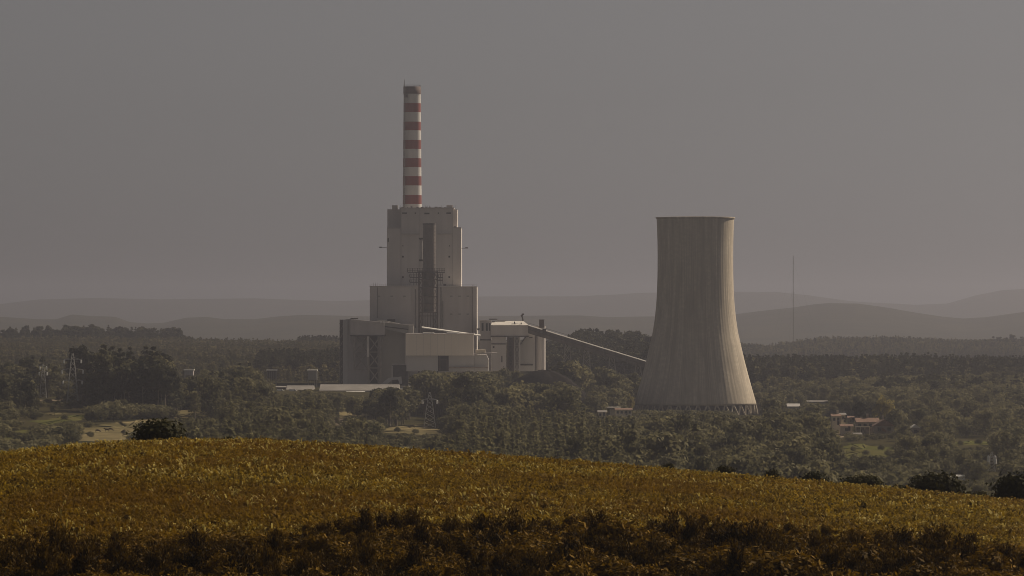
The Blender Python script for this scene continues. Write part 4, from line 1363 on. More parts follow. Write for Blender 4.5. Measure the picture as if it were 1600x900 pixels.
# coal heap: a dark mound beside the silo
def build_coal():
    Y = 2700.0
    cx = X(852, Y); zb = land1(cx, Y) - 2
    n, m = 72, 26
    top = Z(579, Y)
    V = [(cx, Y + 22, top)]; Fc = []
    r = random.Random(5)
    ph = [r.uniform(0, 6.28) for _ in range(6)]
    for k in range(1, m + 1):
        f = k / m
        for i in range(n):
            a = 2 * math.pi * i / n
            R = (38 + 2.2 * math.sin(3 * a + ph[0]) + 1.6 * math.sin(5 * a + ph[1])) * f
            h = top - (top - zb) * (f ** 1.8) + 0.7 * math.sin(7 * a + ph[2] + 3 * f) * f * (1 - f) * 2 + r.uniform(-0.35, 0.35) + 1.6 * math.sin(2 * a + ph[3]) * f * (1 - f) * 2
            V.append((cx + R * math.cos(a) * 0.95, Y + 22 + R * math.sin(a) * 0.7, h))
    for i in range(n):
        Fc.append((0, 1 + i, 1 + (i + 1) % n))
    for k in range(m - 1):
        for i in range(n):
            j = (i + 1) % n
            Fc.append((1 + k * n + i, 1 + (k + 1) * n + i, 1 + (k + 1) * n + j, 1 + k * n + j))
    mb = MB().add(V, Fc)
    o = mb.build('coal_heap', M['coal'], None, smooth=True)
    tag(o, 'black rounded coal heap at the foot of the slim silo', 'coal heap')


build_coal()


# ------------------------------------------------------------------ farmhouses and other small buildings
def house(name, px0, px1, pyr, pye, pyb, Y, depth, wall, roof, label, along='x', windows=2, chimney=None, door=True, cat='house'):
    x0, x1 = X(px0, Y), X(px1, Y)
    t = shed(name, px0, px1, pyr, pye, pyb, Y, depth, wall, roof, label, cat, None, along, windows)
    if door:
        xa = x0 + (x1 - x0) * 0.62
        d = MB().box(xa, xa + 1.0, Y - 0.1, Y + 0.1, Z(pyb, Y), Z(pyb, Y) + 2.1).build('door', M['void'], t)
        MB().box(xa + 0.8, xa + 0.88, Y - 0.16, Y - 0.1, Z(pyb, Y) + 1.0, Z(pyb, Y) + 1.1).build('handle', M['galv'], d)
    if chimney:
        xa = X(chimney, Y)
        rf = [c for c in t.children if c.name.startswith('roof')][0]
        MB().box(xa - 0.45, xa + 0.45, Y + depth * 0.5, Y + depth * 0.5 + 0.9, Z(pye, Y), Z(pyr, Y) + 1.6).build('chimney', wall, rf)
    return t


YH = 1950.0
hf = house('farmhouse', 1339, 1373, 652.8, 659.5, 690, YH + 18, 11, M['stone'], M['tile'], 'large stone farmhouse with red tiled roof and pale balcony', 'x', 4, 1357)
MB().pbox(1336, 1359, 666, 667.6, YH + 15.5, 2.4).build('balcony', M['plaster'], hf)
for p in (1337, 1344, 1351, 1358):
    MB().pbox(p, p + 0.8, 667.6, 690, YH + 15.6, 0.3).build('balcony_post', M['plaster'], hf)
for p in (1344, 1350, 1364):
    MB().pbox(p, p + 2.2, 671, 677, YH + 17.85, 0.2).build('window', M['glass'], hf)
hw = house('farmhouse', 1366, 1397, 655, 665.5, 692, YH + 2, 9, M['stone'], M['tile'], 'gabled stone farmhouse wing with sunlit orange roof slope', 'y', 2, 1381)
MB().poly([(1377, 672), (1379, 668), (1385, 673), (1384, 676)], YH - 1.5, 3.5).build('porch_roof', M['tile'], hw)
house('farm_shed', 1338, 1360, 684.6, 687.6, 694, YH - 12, 5, M['clad3'], M['pale'], 'low dark shed with pale roof in front of the farmhouse', 'x', 0, None, False, 'shed')
house('barn', 1334, 1346, 676, 681, 690, YH - 2, 7, M['stone'], M['roofgrey'], 'small grey roofed stone barn against the farmhouse front', 'x', 1, None, True, 'barn')
house('cottage', 1300.5, 1313, 646.5, 650, 664, YH + 60, 9, M['plaster'], M['tile'], 'cream plastered cottage among trees left of the farmhouse', 'x', 2, 1310)
house('cottage', 1313.5, 1321, 645, 648, 660, YH + 64, 8, M['plaster'], M['roofgrey'], 'narrow cream cottage with grey roof behind the cream cottage', 'x', 1, None)
house('garage', 1314, 1332, 662.5, 666, 673, YH + 30, 6, M['plaster'], M['tile'], 'low flat garage with pale wall between cottage and farmhouse', 'x', 1, None, True, 'garage')
house('cottage', 1424, 1437, 663, 669, 680, YH + 40, 8, M['stone'], M['light'], 'stone cottage with bright grey roof right of the farmhouse', 'y', 1, None)
house('cottage', 1420, 1430, 681.5, 683.5, 688, YH + 20, 6, M['plaster'], M['light'], 'tiny white cottage below the bright roofed one', 'x', 1, None)
house('cottage', 1405, 1414, 664.5, 668, 676, YH + 70, 7, M['plaster'], M['roofgrey'], 'grey roofed pale cottage between the farmhouse and the bright roofed cottage', 'x', 1, None)
house('cottage', 1446, 1456, 669, 672, 679, YH + 90, 7, M['plaster'], M['tile'], 'red roofed pale cottage half hidden at the right of the hamlet', 'x', 2, None)
house('cottage', 1326, 1334, 650, 653, 660, YH + 90, 7, M['stone'], M['tile'], 'small red roofed stone cottage behind the garage', 'x', 1, None)
# row below the cooling tower
Yq = 2420.0
ho = house('bungalow', 962, 987, 637.5, 640, 648, Yq, 9, M['plaster'], M['tile'], 'low cream bungalow with red roof left of the cooling tower base', 'x', 4, None)
cn = house('bungalow', 935, 947, 641, 644, 650, Yq - 5, 8, M['plaster'], M['roofgrey'], 'small pale bungalow left of the canopy near the cooling tower', 'x', 2, None)
tc_ = thing('canopy', (X(959, Yq), Yq + 20, Z(650, Yq)), 'flat pale canopy on thin posts behind the cream bungalow', 'canopy')
MB().pbox(947.5, 970, 636.2, 637.4, Yq + 16, 10).build('roof', M['light'], tc_)
for p in (948, 955, 962, 969):
    MB().pbox(p, p + 0.6, 637.4, 650, Yq + 16.3, 0.25).build('post', M['steel'], tc_)
MB().pbox(953, 961, 640, 650, Yq + 19, 4).build('wall', M['clad3'], tc_)
# greenhouses at lower right
for a, b, q, lab in ((1468, 1475, 742.5, 'short white greenhouse left of the long one near the small pylon'), (1486, 1508, 743, 'long white greenhouse near the small pylon at the lower right')):
    shed('greenhouse', a, b, q - 1.2, q + 1.2, q + 6, 1480, 7, M['white'], M['white'], lab, 'greenhouse')
# long pale roofs right of the cooling tower
shed('long_shed', 1262, 1293, 625.6, 627.6, 632, 2620, 8, M['clad3'], M['roofgrey'], 'long thin shed with pale roof right of the cooling tower', 'shed')
st = shed('pale_shed', 1231, 1249, 630.5, 635, 641, 2560, 8, M['clad3'], M['pale'], 'slanting pale roofed shed at the right foot of the cooling tower', 'shed')
# farm roofs in the left meadow
for a, b, q, Y, mat, lab in ((29, 38, 661.5, 2080, 'white', 'tiny white farm building at the left edge of the meadow'), (68, 77, 651, 2200, 'white', 'small white roofed barn in the left meadow'),
                             (98, 105, 651.5, 2200, 'plaster', 'cream hut at the right end of the left meadow'), (149, 156, 578.5, 3500, 'white', 'distant white roof left of the hillside hamlet'),
                             (160, 166, 571, 3650, 'white', 'middle white roof of the hillside hamlet'), (172, 178, 566, 3760, 'white', 'highest white roof of the hillside hamlet'),
                             (172, 179, 575.5, 3560, 'white', 'lowest white roof of the hillside hamlet'), (39, 47, 600, 2700, 'plaster', 'cream roofed hut above the pale track at far left'),
                             (362, 372, 612, 2700, 'roofgrey', 'low grey roofed hut between trees left of the warehouses'), (63, 66, 668, 2050, 'white', 'white hut hidden among round hedges of the left meadow')):
    shed('farm_building', a, b, q - 1.5, q + 0.8, q + 5, Y, 6, M['plaster'], M[mat], lab, 'farm building', 'small farm buildings in the valley')


# ------------------------------------------------------------------ pylons, masts, wires
def pylon(px, py_top, py_base, Y, arms, base_w, label, name='pylon', mat='galv', insul=True, thick=0.16, group='power line pylons', waist=0.22):
    x = X(px, Y); zb = Z(py_base, Y); zt = Z(py_top, Y); H = zt - zb
    t = thing(name, (x, Y, zb), label, 'pylon', group)
    wid = lambda f: base_w * (1 - f) + waist * base_w * f if f < 0.7 else (base_w * 0.3 + waist * base_w * 0.7) * (1 - (f - 0.7) / 0.3 * 0.75)
    mb = MB()
    L = 9
    fr = [1 - (1 - k / L) ** 1.25 for k in range(L + 1)]
    cr = [(-1, -1), (1, -1), (1, 1), (-1, 1)]
    for k in range(L):
        a, b = fr[k], fr[k + 1]
        wa, wb = wid(a) / 2, wid(b) / 2
        za, zb_ = zb + H * a, zb + H * b
        for i in range(4):
            c0, c1 = cr[i], cr[(i + 1) % 4]
            mb.bar((x + c0[0] * wa, Y + c0[1] * wa, za), (x + c0[0] * wb, Y + c0[1] * wb, zb_), thick)
            mb.bar((x + c0[0] * wa, Y + c0[1] * wa, za), (x + c1[0] * wb, Y + c1[1] * wb, zb_), thick * 0.6)
            mb.bar((x + c1[0] * wa, Y + c1[1] * wa, za), (x + c0[0] * wb, Y + c0[1] * wb, zb_), thick * 0.6)
    mb.build('lattice_tower', M[mat], t)
    for q, half in arms:
        z = Z(q, Y); hw = half / F * Y
        mb = MB()
        f = (z - zb) / H; w = wid(min(f, 0.99)) / 2
        for s in (-1, 1):
            tip = (x + s * hw, Y, z)
            mb.bar((x + s * w, Y - w, z), tip, thick * 0.8).bar((x + s * w, Y + w, z), tip, thick * 0.8).bar((x + s * w, Y, z + hw * 0.18), tip, thick * 0.8)
            mb.bar((x + s * (w + hw) / 2, Y, z + hw * 0.09), (x + s * (w + hw) / 2, Y, z), thick * 0.6)
        arm = mb.build('crossarm', M[mat], t)
        if insul:
            for s in (-1, 1):
                MB().lathe(x + s * hw, Y, [(0.12, z - 2.1), (0.46, z - 1.9), (0.46, z - 0.4), (0.12, z - 0.1)], 8).build('insulator', M['white'], arm)  # white colour and extra size stand in for sun glinting on them
    return t


pylon(113.5, 552, 633, 2350, [(561.5, 13.2), (578, 16.5), (594.5, 15)], 6.0, 'tall double circuit pylon with insulators whitened as sun glints left of the dark pines', thick=0.15, mat='galv')
pylon(67.5, 569, 626, 2500, [(572, 5), (581, 6)], 4.0, 'slim thin pylon at the far left above the pale track', thick=0.13, mat='galv')
pylon(671.5, 613, 668, 2150, [(624.5, 11.5)], 5.6, 'lattice pylon with one wide crossarm standing in the clearing', thick=0.15)
pylon(1549.5, 706, 748, 1560, [(711, 5), (716, 5.5)], 3.2, 'small lattice pylon at the lower right above the big dark bush', thick=0.10)
pylon(1237.5, 560, 578, 3150, [], 2.2, 'short lattice mast among the dark conifers below the radio mast', thick=0.12, insul=False)
pylon(1575, 640, 662, 2300, [(643, 3)], 2.4, 'distant slim pylon by the dark hedge at far right', thick=0.07)


def wires():
    Y0 = 2350
    specs = []
    for lv, q, h in (('upper', 563.5, 13.2), ('middle', 580, 16.5), ('lower', 596.5, 15)):
        for s in (-1, 1):
            specs.append((lv + (' left' if s < 0 else ' right'), (X(113.5 + s * h, Y0), Y0, Z(q, Y0)), (X(67.5 + s * 5, 2500) - 160, 1900, Z(q + 40, 1900))))
    for nm, a, b in specs:
        mb = MB(); n = 14; prev = None
        for k in range(n + 1):
            f = k / n
            p = (a[0] + (b[0] - a[0]) * f, a[1] + (b[1] - a[1]) * f, a[2] + (b[2] - a[2]) * f - 9 * 4 * f * (1 - f))
            if prev: mb.bar(prev, p, 0.025, 3)
            prev = p
        o = mb.build('power_line', M['dark'], None)
        tag(o, nm + ' thin wire strung from the double circuit pylon towards the left edge', 'wire', 'wires of the double circuit pylon')


wires()


def radio_mast():
    Y = 5480.0
    x = X(1239.5, Y); zb = land1(x, Y) - 1
    zt = Z(399.5, Y)
    t = thing('radio_mast', (x, Y, zb), 'very tall thin guyed radio mast on the ridge right of the cooling tower', 'mast')
    mb = MB(); w = 0.55
    cs = [(w * math.cos(a), w * math.sin(a)) for a in (0.3, 2.4, 4.5)]
    for c in cs: mb.bar((x + c[0], Y + c[1], zb), (x + c[0], Y + c[1], zt), 0.09, 4)
    n = 60
    for k in range(n):
        a = zb + (zt - zb) * k / n; b = zb + (zt - zb) * (k + 1) / n
        for i in range(3):
            c0, c1 = cs[i], cs[(i + 1) % 3]
            mb.bar((x + c0[0], Y + c0[1], a), (x + c1[0], Y + c1[1], b), 0.08, 3)
    mb.build('lattice_tower', M['dark'], t)
    for f in (0.35, 0.65, 0.95):
        for a in (0.3, 2.4, 4.5):
            MB().bar((x, Y, zb + (zt - zb) * f), (x + 38 * math.cos(a), Y + 38 * math.sin(a), zb), 0.03, 3).build('guy_wire', M['dark'], t)


radio_mast()


# ------------------------------------------------------------------ cows
def cow(px, py, s, label, graze):
    Y = screen_to_land(px, py)
    x = X(px, Y); z = land1(x, Y) + 0.22
    t = thing('cow', (x, Y, z), label, 'cow', 'cows in the dry pasture')
    me = bpy.data.meshes.new('body')
    hd = (1.35, 0.25) if graze else (1.30, 1.45)
    pts = [((-0.85, 0, 1.15), 0.30), ((-0.35, 0, 1.12), 0.38), ((0.2, 0, 1.12), 0.38), ((0.65, 0, 1.2), 0.30), ((1.0, 0, (1.2 + hd[1]) / 2 + 0.1), 0.18), ((hd[0], 0, hd[1] + 0.1), 0.15), ((hd[0] + 0.28, 0, hd[1] - 0.08), 0.10)]
    edges = [(i, i + 1) for i in range(6)]
    for b, yy, kx in ((0, 0.2, -0.05), (0, -0.2, -0.05), (3, 0.18, 0.0), (3, -0.18, 0.0)):
        n = len(pts)
        bx = pts[b][0][0]
        pts += [((bx + kx, yy, 0.8), 0.14), ((bx + kx * 2.5, yy, 0.42), 0.075), ((bx + kx, yy, 0.03), 0.06)]
        edges += [(b, n), (n, n + 1), (n + 1, n + 2)]
    n = len(pts)
    pts += [((-1.05, 0, 1.2), 0.05), ((-1.12, 0, 0.7), 0.03)]
    edges += [(0, n), (n, n + 1)]
    n = len(pts)
    pts += [((hd[0] - 0.05, 0.17, hd[1] + 0.22), 0.035), ((hd[0] - 0.05, -0.17, hd[1] + 0.22), 0.035)]
    edges += [(5, n), (5, n + 1)]
    me.from_pydata([p[0] for p in pts], edges, [])
    me.materials.append(M['cowhide'])
    o = bpy.data.objects.new('body', me); COL.objects.link(o); o.parent = t
    md = o.modifiers.new('skin', 'SKIN')
    md.use_smooth_shade = True
    for i, p in enumerate(pts):
        me.skin_vertices[0].data[i].radius = (p[1], p[1])
    me.skin_vertices[0].data[1].use_root = True
    o.modifiers.new('sub', 'SUBSURF').levels = 1
    t.scale = (s * 0.85, 0.9, 0.95)


cow(153, 677, 1.1, 'brown cow grazing apart from the other two in the dry pasture', True)
cow(167, 675.5, -1.1, 'dark cow facing left, middle one of the three in the pasture', False)
cow(173, 674.8, 1.1, 'dark cow nearest the round crest bush', True)


# ------------------------------------------------------------------ trees
LANDMARK = [(-50, 'the left edge of the valley'), (113, 'the double circuit pylon'), (245, 'the round crest bush'), (350, 'the low grey roofed hut'), (405, 'the dark box tower among conifers'), (455, 'the short warehouse'), (505, 'the box tower by the bunker'), (560, 'the long warehouse'), (605, 'the small dark hut'), (645, 'the striped chimney'),
            (720, 'the cream hall'), (795, 'the transfer tower'), (860, 'the coal heap'), (950, 'the cream bungalow'), (1025, "the cooling tower's left flank"), (1087, 'the middle of the cooling tower'), (1150, "the cooling tower's sunlit flank"), (1240, 'the radio mast'), (1300, 'the cream cottage'), (1365, 'the farmhouse'),
            (1440, 'the bright roofed cottage'), (1549, 'the small pylon'), (1650, 'the right edge of the valley')]


def mark(px):
    return min(LANDMARK, key=lambda q: abs(q[0] - px))[1]


def jitter_grid(px0, px1, Y0, Y1, step, rng):
    """points on the land in a wedge between two photograph columns"""
    out = []
    y = Y0
    ylist = np.arange(Y0, Y1, step)
    for k, y in enumerate(ylist):
        x0, x1 = X(px0, y), X(px1, y)
        xs = np.arange(x0, x1, step) + (k % 2) * step * 0.5
        out.append(np.column_stack([xs, np.full_like(xs, y)]))
    p = np.concatenate(out)
    p += rng.uniform(-0.42, 0.42, p.shape) * step
    return p


def inside(poly, px, py):
    c = np.zeros(len(px), bool)
    n = len(poly)
    j = n - 1
    for i in range(n):
        xi, yi = poly[i]; xj, yj = poly[j]
        k = ((yi > py) != (yj > py)) & (px < (xj - xi) * (py - yi) / (yj - yi + 1e-9) + xi)
        c ^= k
        j = i
    return c


CLEAR_BOX = []   # footprints (x0,x1,y0,y1) kept free of trees
for o in list(COL.objects):
    if o.parent is None and o.get('category') and o.type == 'EMPTY' and o.get('category') not in ('pylon', 'cow', 'mast', 'conveyor'):
        xs = []; yy = []
        for c in o.children_recursive:
            if c.type == 'MESH' and len(c.data.vertices):
                a = np.empty(len(c.data.vertices) * 3, np.float32); c.data.vertices.foreach_get('co', a); a = a.reshape(-1, 3)
                xs += [a[:, 0].min() + o.location.x, a[:, 0].max() + o.location.x]; yy += [a[:, 1].min() + o.location.y, a[:, 1].max() + o.location.y]
        if xs: CLEAR_BOX.append((min(xs) - 3, max(xs) + 3, min(yy) - 4, max(yy) + 3))
_c = [o for o in COL.objects if o.name == 'coal_heap'][0]
CLEAR_BOX.append((X(852, 2700) - 33, X(852, 2700) + 33, 2698, 2745))


def keep_clear(p, h, sight=True):
    z = land(p[:, 0], p[:, 1])
    px, py = rowcol(p[:, 0], p[:, 1], z)
    k = np.ones(len(p), bool)
    for poly in PATCHES:
        k &= ~inside(poly, px, py)
        # leave the near edge of each field open so that it can be seen
        for f in (0.45,):
            k &= ~inside(poly, px, HORIZON - F * (z + h * f) / p[:, 1])
    for x0, x1, y0, y1 in CLEAR_BOX:
        k &= ~((p[:, 0] > x0) & (p[:, 0] < x1) & (p[:, 1] > y0) & (p[:, 1] < y1))
    return k


# views kept open: (px0, px1, lowest row that must stay visible, distance of the thing)
OPEN = [(985, 1090, 639, 2700), (1090, 1150, 640, 2700), (1150, 1190, 647, 2700), (498, 540, 611, 2760), (540, 575, 617, 2760), (575, 622, 602, 2760), (446, 490, 606, 2780), (430, 445, 613, 2745), (453, 465, 613, 2745), (1334, 1402, 676, 1940), (1298, 1334, 664, 1990), (1422, 1440, 674, 1985),
        (930, 990, 648, 2410), (632, 764, 577, 2880), (764, 855, 573, 2950), (528, 640, 598, 2930), (610, 632, 598, 2890), (660, 684, 664, 2150), (1460, 1512, 745, 1480), (1540, 1560, 740, 1560), (1260, 1294, 628, 2620), (1228, 1250, 636, 2560),
        (92, 134, 622, 2352), (60, 76, 622, 2500), (26, 40, 662, 2080), (66, 79, 652, 2200), (96, 107, 652, 2200), (855, 1012, 556, 2900), (415, 434, 592, 2870), (479, 497, 600, 2850), (286, 304, 586, 2950), (785, 800, 600, 2720), (800, 905, 594, 2720), (905, 915, 634, 2720),
        (1484, 1546, 696, 1960), (1316, 1398, 707, 1880), (596, 700, 675, 2060), (524, 590, 648, 2260), (523, 537, 664, 2000), (264, 338, 650, 2120), (124, 205, 682, 1900), (160, 255, 664, 2060)]


def view_ok(p, h, w):
    z = land(p[:, 0], p[:, 1]) + h
    px, py = rowcol(p[:, 0], p[:, 1], z)
    hw = w * F / p[:, 1]
    k = np.ones(len(p), bool)
    for a, b, q, D in OPEN:
        k &= ~((p[:, 1] < D) & (px + hw > a) & (px - hw < b) & (py < q))
    return k


def hill_row(px):
    return np.interp(px, CREST[:, 0], CREST[:, 1])


MASS = {}       # prototype key -> list of (pts, rot, scl)
INDIV = []      # candidates for single trees


def wood(px0, px1, Y0, Y1, step, kinds, hmin, hmax, label=None, name=None, cat='tree', group=None, single=0, seed=1, bound=None, wf=(0.85, 1.2), dens=None, mass=None):
    """a stretch of trees. kinds: list of (key, weight). The ones that show largest become things, the rest joins the mass"""
    rng = np.random.default_rng(seed)
    p = jitter_grid(px0, px1, Y0, Y1, step, rng)
    h = rng.uniform(hmin, hmax, len(p)) * (rng.choice([0.72, 0.9, 1, 1, 1.12, 1.3], len(p)) if Y1 < 2900 else 1.0)
    h = h * (1 + 0.38 * bumps(p[:, 0], p[:, 1], 150, seed + 9))
    step_k = rng.random(len(p)) < (0.74 if Y1 < 2900 else 0.9)
    p, h = p[step_k], h[step_k]
    if bound is not None:
        z = land(p[:, 0], p[:, 1]); px, py = rowcol(p[:, 0], p[:, 1], z)
        k = bound(p[:, 0], p[:, 1], px, py)
        p, h = p[k], h[k]
    if dens is not None:
        nz = bumps(p[:, 0], p[:, 1], 160, seed + 50) + bumps(p[:, 0], p[:, 1], 60, seed + 51) * 0.6
        k = nz > dens
        p, h = p[k], h[k]
    k = keep_clear(p, h)
    p, h = p[k], h[k]
    w = h * rng.uniform(wf[0], wf[1], len(p))
    # shrink or drop trees that would stand before something the photograph shows
    k = view_ok(p, h, w * 0.2)
    h2 = np.where(k, h, h * 0.55); w2 = np.where(k, w, w * 0.7)
    k2 = view_ok(p, h2, w2 * 0.25)
    p, h, w = p[k2], h2[k2], w2[k2]
    if not len(p): return
    z = land(p[:, 0], p[:, 1]) - 0.15
    kn = [q[0] for q in kinds]; kw = np.array([q[1] for q in kinds], float); kw /= kw.sum()
    which = rng.choice(len(kn), len(p), p=kw)
    rot = rng.uniform(0, 6.283, len(p))
    used = np.zeros(len(p), bool)
    if single:
        px, pt = rowcol(p[:, 0], p[:, 1], z + h)
        _, pb = rowcol(p[:, 0], p[:, 1], z)
        hr = hill_row(px)
        vis = (np.minimum(pb, hr - 2) - pt)
        ok = (px > -5) & (px < 1605) & (vis > 0.55 * (pb - pt)) & (vis > 9)
        # front-most: not hidden by a nearer one
        order = np.argsort(p[:, 1])
        chosen = []
        cover = np.full(1700, 2000.0)
        for i in order:
            if not ok[i]:
                a = int(max(0, min(1699, px[i] - 4))); b = int(max(1, min(1699, px[i] + 4)))
                cover[a:b] = np.minimum(cover[a:b], pt[i])
                continue
            hw = max(2, 0.2 * w[i] * F / p[i, 1])
            a = int(max(0, px[i] - hw)); b = int(min(1699, px[i] + hw)) + 1
            free = np.mean(np.minimum(cover[a:b], pb[i]) - pt[i])
            if free > 0.45 * (pb[i] - pt[i]):
                chosen.append((free * hw, i))
            cover[a:b] = np.minimum(cover[a:b], pt[i] + 0.1 * (pb[i] - pt[i]))
        chosen.sort(reverse=True)
        for _, i in chosen[:single]:
            used[i] = True
            hq = (h[i] - hmin) / (hmax - hmin); wq = w[i] / h[i]
            adj = ('tall ' if hq > 0.72 else 'short ' if hq < 0.28 else '') + ('spreading ' if wq > wf[0] + 0.7 * (wf[1] - wf[0]) else 'slender ' if wq < wf[0] + 0.3 * (wf[1] - wf[0]) else '')
            lb = label
            if 'tall' in label.split(): adj = adj.replace('tall ', '').replace('short ', 'lesser ')
            if 'low' in label.split(): adj = adj.replace('short ', '').replace('tall ', 'larger ')
            INDIV.append((name, kn[which[i]], (p[i, 0], p[i, 1], z[i]), h[i], w[i], rot[i], adj + lb, cat, group, px[i]))
    for q, key in enumerate(kn):
        s = (which == q) & ~used
        if not s.any(): continue
        pts = np.column_stack([p[s], z[s]])
        rr = np.column_stack([np.zeros(s.sum()), np.zeros(s.sum()), rot[s]])
        sc = np.column_stack([w[s], w[s], h[s]])
        MASS.setdefault((mass or 'woodland', key), []).append((pts, rr, sc))


# --- valley, from near to far
wood(250, 565, 1250, 2150, 5.2, [('conifer', 8), ('tallbroad', 2), ('broad', 1)], 8, 13.5, 'young green conifer in the plantation below {m}', 'conifer', group='young conifers of the near plantation', single=48, seed=1,
     bound=lambda x, y, px, py: (px > 300 - (py - 650) * 1.2))
wood(560, 700, 1250, 1900, 4.6, [('conifer', 3), ('broad', 3), ('hedge', 2)], 5, 9, 'low mixed tree on the near slope below {m}', 'tree', group='low trees before the pylon clearing', single=16, seed=2)
wood(690, 985, 1250, 2050, 5.2, [('conifer', 9), ('tallbroad', 1)], 9, 14, 'light green young pine in the plantation below {m}', 'pine_tree', group='young pines right of the lattice pylon', single=44, seed=3)
wood(770, 910, 2150, 2400, 4.6, [('conifer', 1)], 9, 12, 'sunlit young pine in the stand before {m}', 'pine_tree', group='young pines before the coal heap', single=18, seed=31)
wood(960, 1340, 1200, 2250, 6.6, [('broad', 6), ('tallbroad', 4), ('conifer', 2), ('hedge', 1)], 7, 15, 'rounded broadleaf tree in the wood below {m}', 'tree', group='broadleaf wood below the cooling tower', single=56, seed=4,
     bound=lambda x, y, px, py: ~((px > 1280) & (py > 640) & (py < 700)))
wood(1330, 1680, 1200, 1860, 6.0, [('broad', 5), ('hedge', 3), ('tallbroad', 1)], 6, 11, 'broadleaf tree on the lower right slope below {m}', 'tree', group='trees on the lower right slope', single=34, seed=5, dens=-0.45)
wood(1400, 1680, 1860, 2450, 7.5, [('broad', 5), ('hedge', 2), ('tallbroad', 1)], 6, 11, 'broadleaf tree between hedged meadows near {m}', 'tree', group='trees between the right hand meadows', single=22, seed=6, dens=-0.12)
wood(1180, 1680, 2330, 2900, 7.0, [('broad', 5), ('tallbroad', 3), ('pine', 1)], 9, 15, 'broadleaf tree at the foot of the dark forest near {m}', 'tree', group='trees below the dark conifer forest', single=20, seed=7, dens=-0.5)
wood(1375, 1700, 2560, 2640, 4.0, [('pine', 3), ('pinebroad', 2)], 11, 14, 'dark tree in the straight dark belt near {m}', 'tree', group='straight dark tree belt', single=6, seed=71)
wood(575, 900, 2200, 2780, 6.0, [('tallbroad', 5), ('broad', 3), ('pinebroad', 4)], 17, 25, 'tall dark tree of the wood in front of {m}', 'tree', group='tall trees before the plant', single=34, seed=8,
     bound=lambda x, y, px, py: ~((px > 640) & (px < 712) & (y < 2420)))
wood(880, 1000, 2100, 2850, 6.2, [('broad', 5), ('tallbroad', 4)], 12, 18, 'rounded tree left of the cooling tower near {m}', 'tree', group='trees left of the cooling tower', single=14, seed=9)
wood(985, 1190, 2250, 2655, 6.0, [('broad', 5), ('tallbroad', 2)], 8, 13, 'low rounded tree right below {m}', 'tree', group='trees at the cooling tower foot', single=20, seed=10)
wood(130, 300, 2200, 2420, 6.0, [('pine', 3), ('pinebroad', 4), ('tallbroad', 1)], 17, 24, 'tall dark pine of the clump near {m}', 'pine_tree', group='tall dark pines behind the left pasture', single=16, seed=11, dens=-0.4)
wood(290, 420, 2150, 2650, 6.2, [('pine', 2), ('tallbroad', 3), ('broad', 2)], 11, 17, 'tall tree between the dark pines and {m}', 'tree', group='tall trees left of the warehouses', single=14, seed=12)
wood(400, 560, 2200, 2700, 6.5, [('broad', 4), ('tallbroad', 2), ('conifer', 2)], 8, 12.5, 'broadleaf tree in front of {m}', 'tree', group='trees before the warehouses', single=16, seed=13)
wood(-150, 70, 2150, 2600, 6.5, [('pine', 2), ('pinebroad', 3), ('broad', 2)], 10, 17, 'dark tree of the clump at {m}', 'tree', group='dark trees at the left edge', single=8, seed=14)
wood(50, 140, 2420, 2900, 8, [('broad', 3), ('hedge', 2), ('pine', 1)], 6, 11, 'scrubby tree on the rise behind {m}', 'tree', group='trees on the rise behind the left pylon', single=6, seed=15, dens=-0.1)
wood(-150, 330, 1500, 2150, 11, [('hedge', 6), ('broad', 1)], 4.5, 8, 'round hedge bush of the left meadows near {m}', 'hedge_bush', 'bush', 'round hedge bushes of the left meadows', single=26, seed=16, dens=-0.15, wf=(1.1, 1.6))
wood(-150, 300, 2090, 2180, 6, [('hedge', 4), ('broad', 1)], 5, 8, 'round hedge bush in the row below the pines near {m}', 'hedge_bush', 'bush', 'round hedge row below the dark pines', single=14, seed=17, wf=(1.0, 1.4),
     bound=lambda x, y, px, py: px > 150)
wood(540, 720, 1900, 2200, 8, [('broad', 3), ('hedge', 3)], 6, 11, 'bushy tree round the pylon clearing near {m}', 'tree', group='trees round the pylon clearing', single=10, seed=18, dens=-0.2)
wood(700, 790, 2000, 2250, 5.5, [('tallbroad', 3), ('broad', 3)], 9, 13, 'dark leafy tree right of the lattice pylon', 'tree', group='trees right of the lattice pylon', single=8, seed=19)
wood(1290, 1450, 1880, 2010, 5.0, [('hedge', 4), ('broad', 2)], 2.5, 5.5, 'garden bush among the houses near {m}', 'garden_bush', 'bush', 'garden bushes round the farmhouse', single=14, seed=40, wf=(1.0, 1.5))
wood(520, 720, 1950, 2200, 9, [('hedge', 4), ('broad', 2)], 2.5, 5, seed=41)
wood(-60, 300, 1620, 2060, 9, [('hedge', 5)], 3.0, 6.0, 'round bush in a left hand hedgerow near {m}', 'hedge_bush', 'bush', 'hedgerow bushes of the left fields', single=12, seed=42, wf=(1.1, 1.7), dens=-0.02)
wood(1090, 1235, 2360, 2650, 4.6, [('hedge', 4), ('broad', 1)], 1.8, 4.2, seed=43, wf=(1.1, 1.7))
wood(20, 170, 2120, 2400, 7.0, [('hedge', 4), ('broad', 1)], 2.0, 5.0, 'small bush on the strips below {m}', 'hedge_bush', 'bush', 'small bushes on the strips at left', single=10, seed=44, wf=(1.1, 1.6), dens=-0.05)
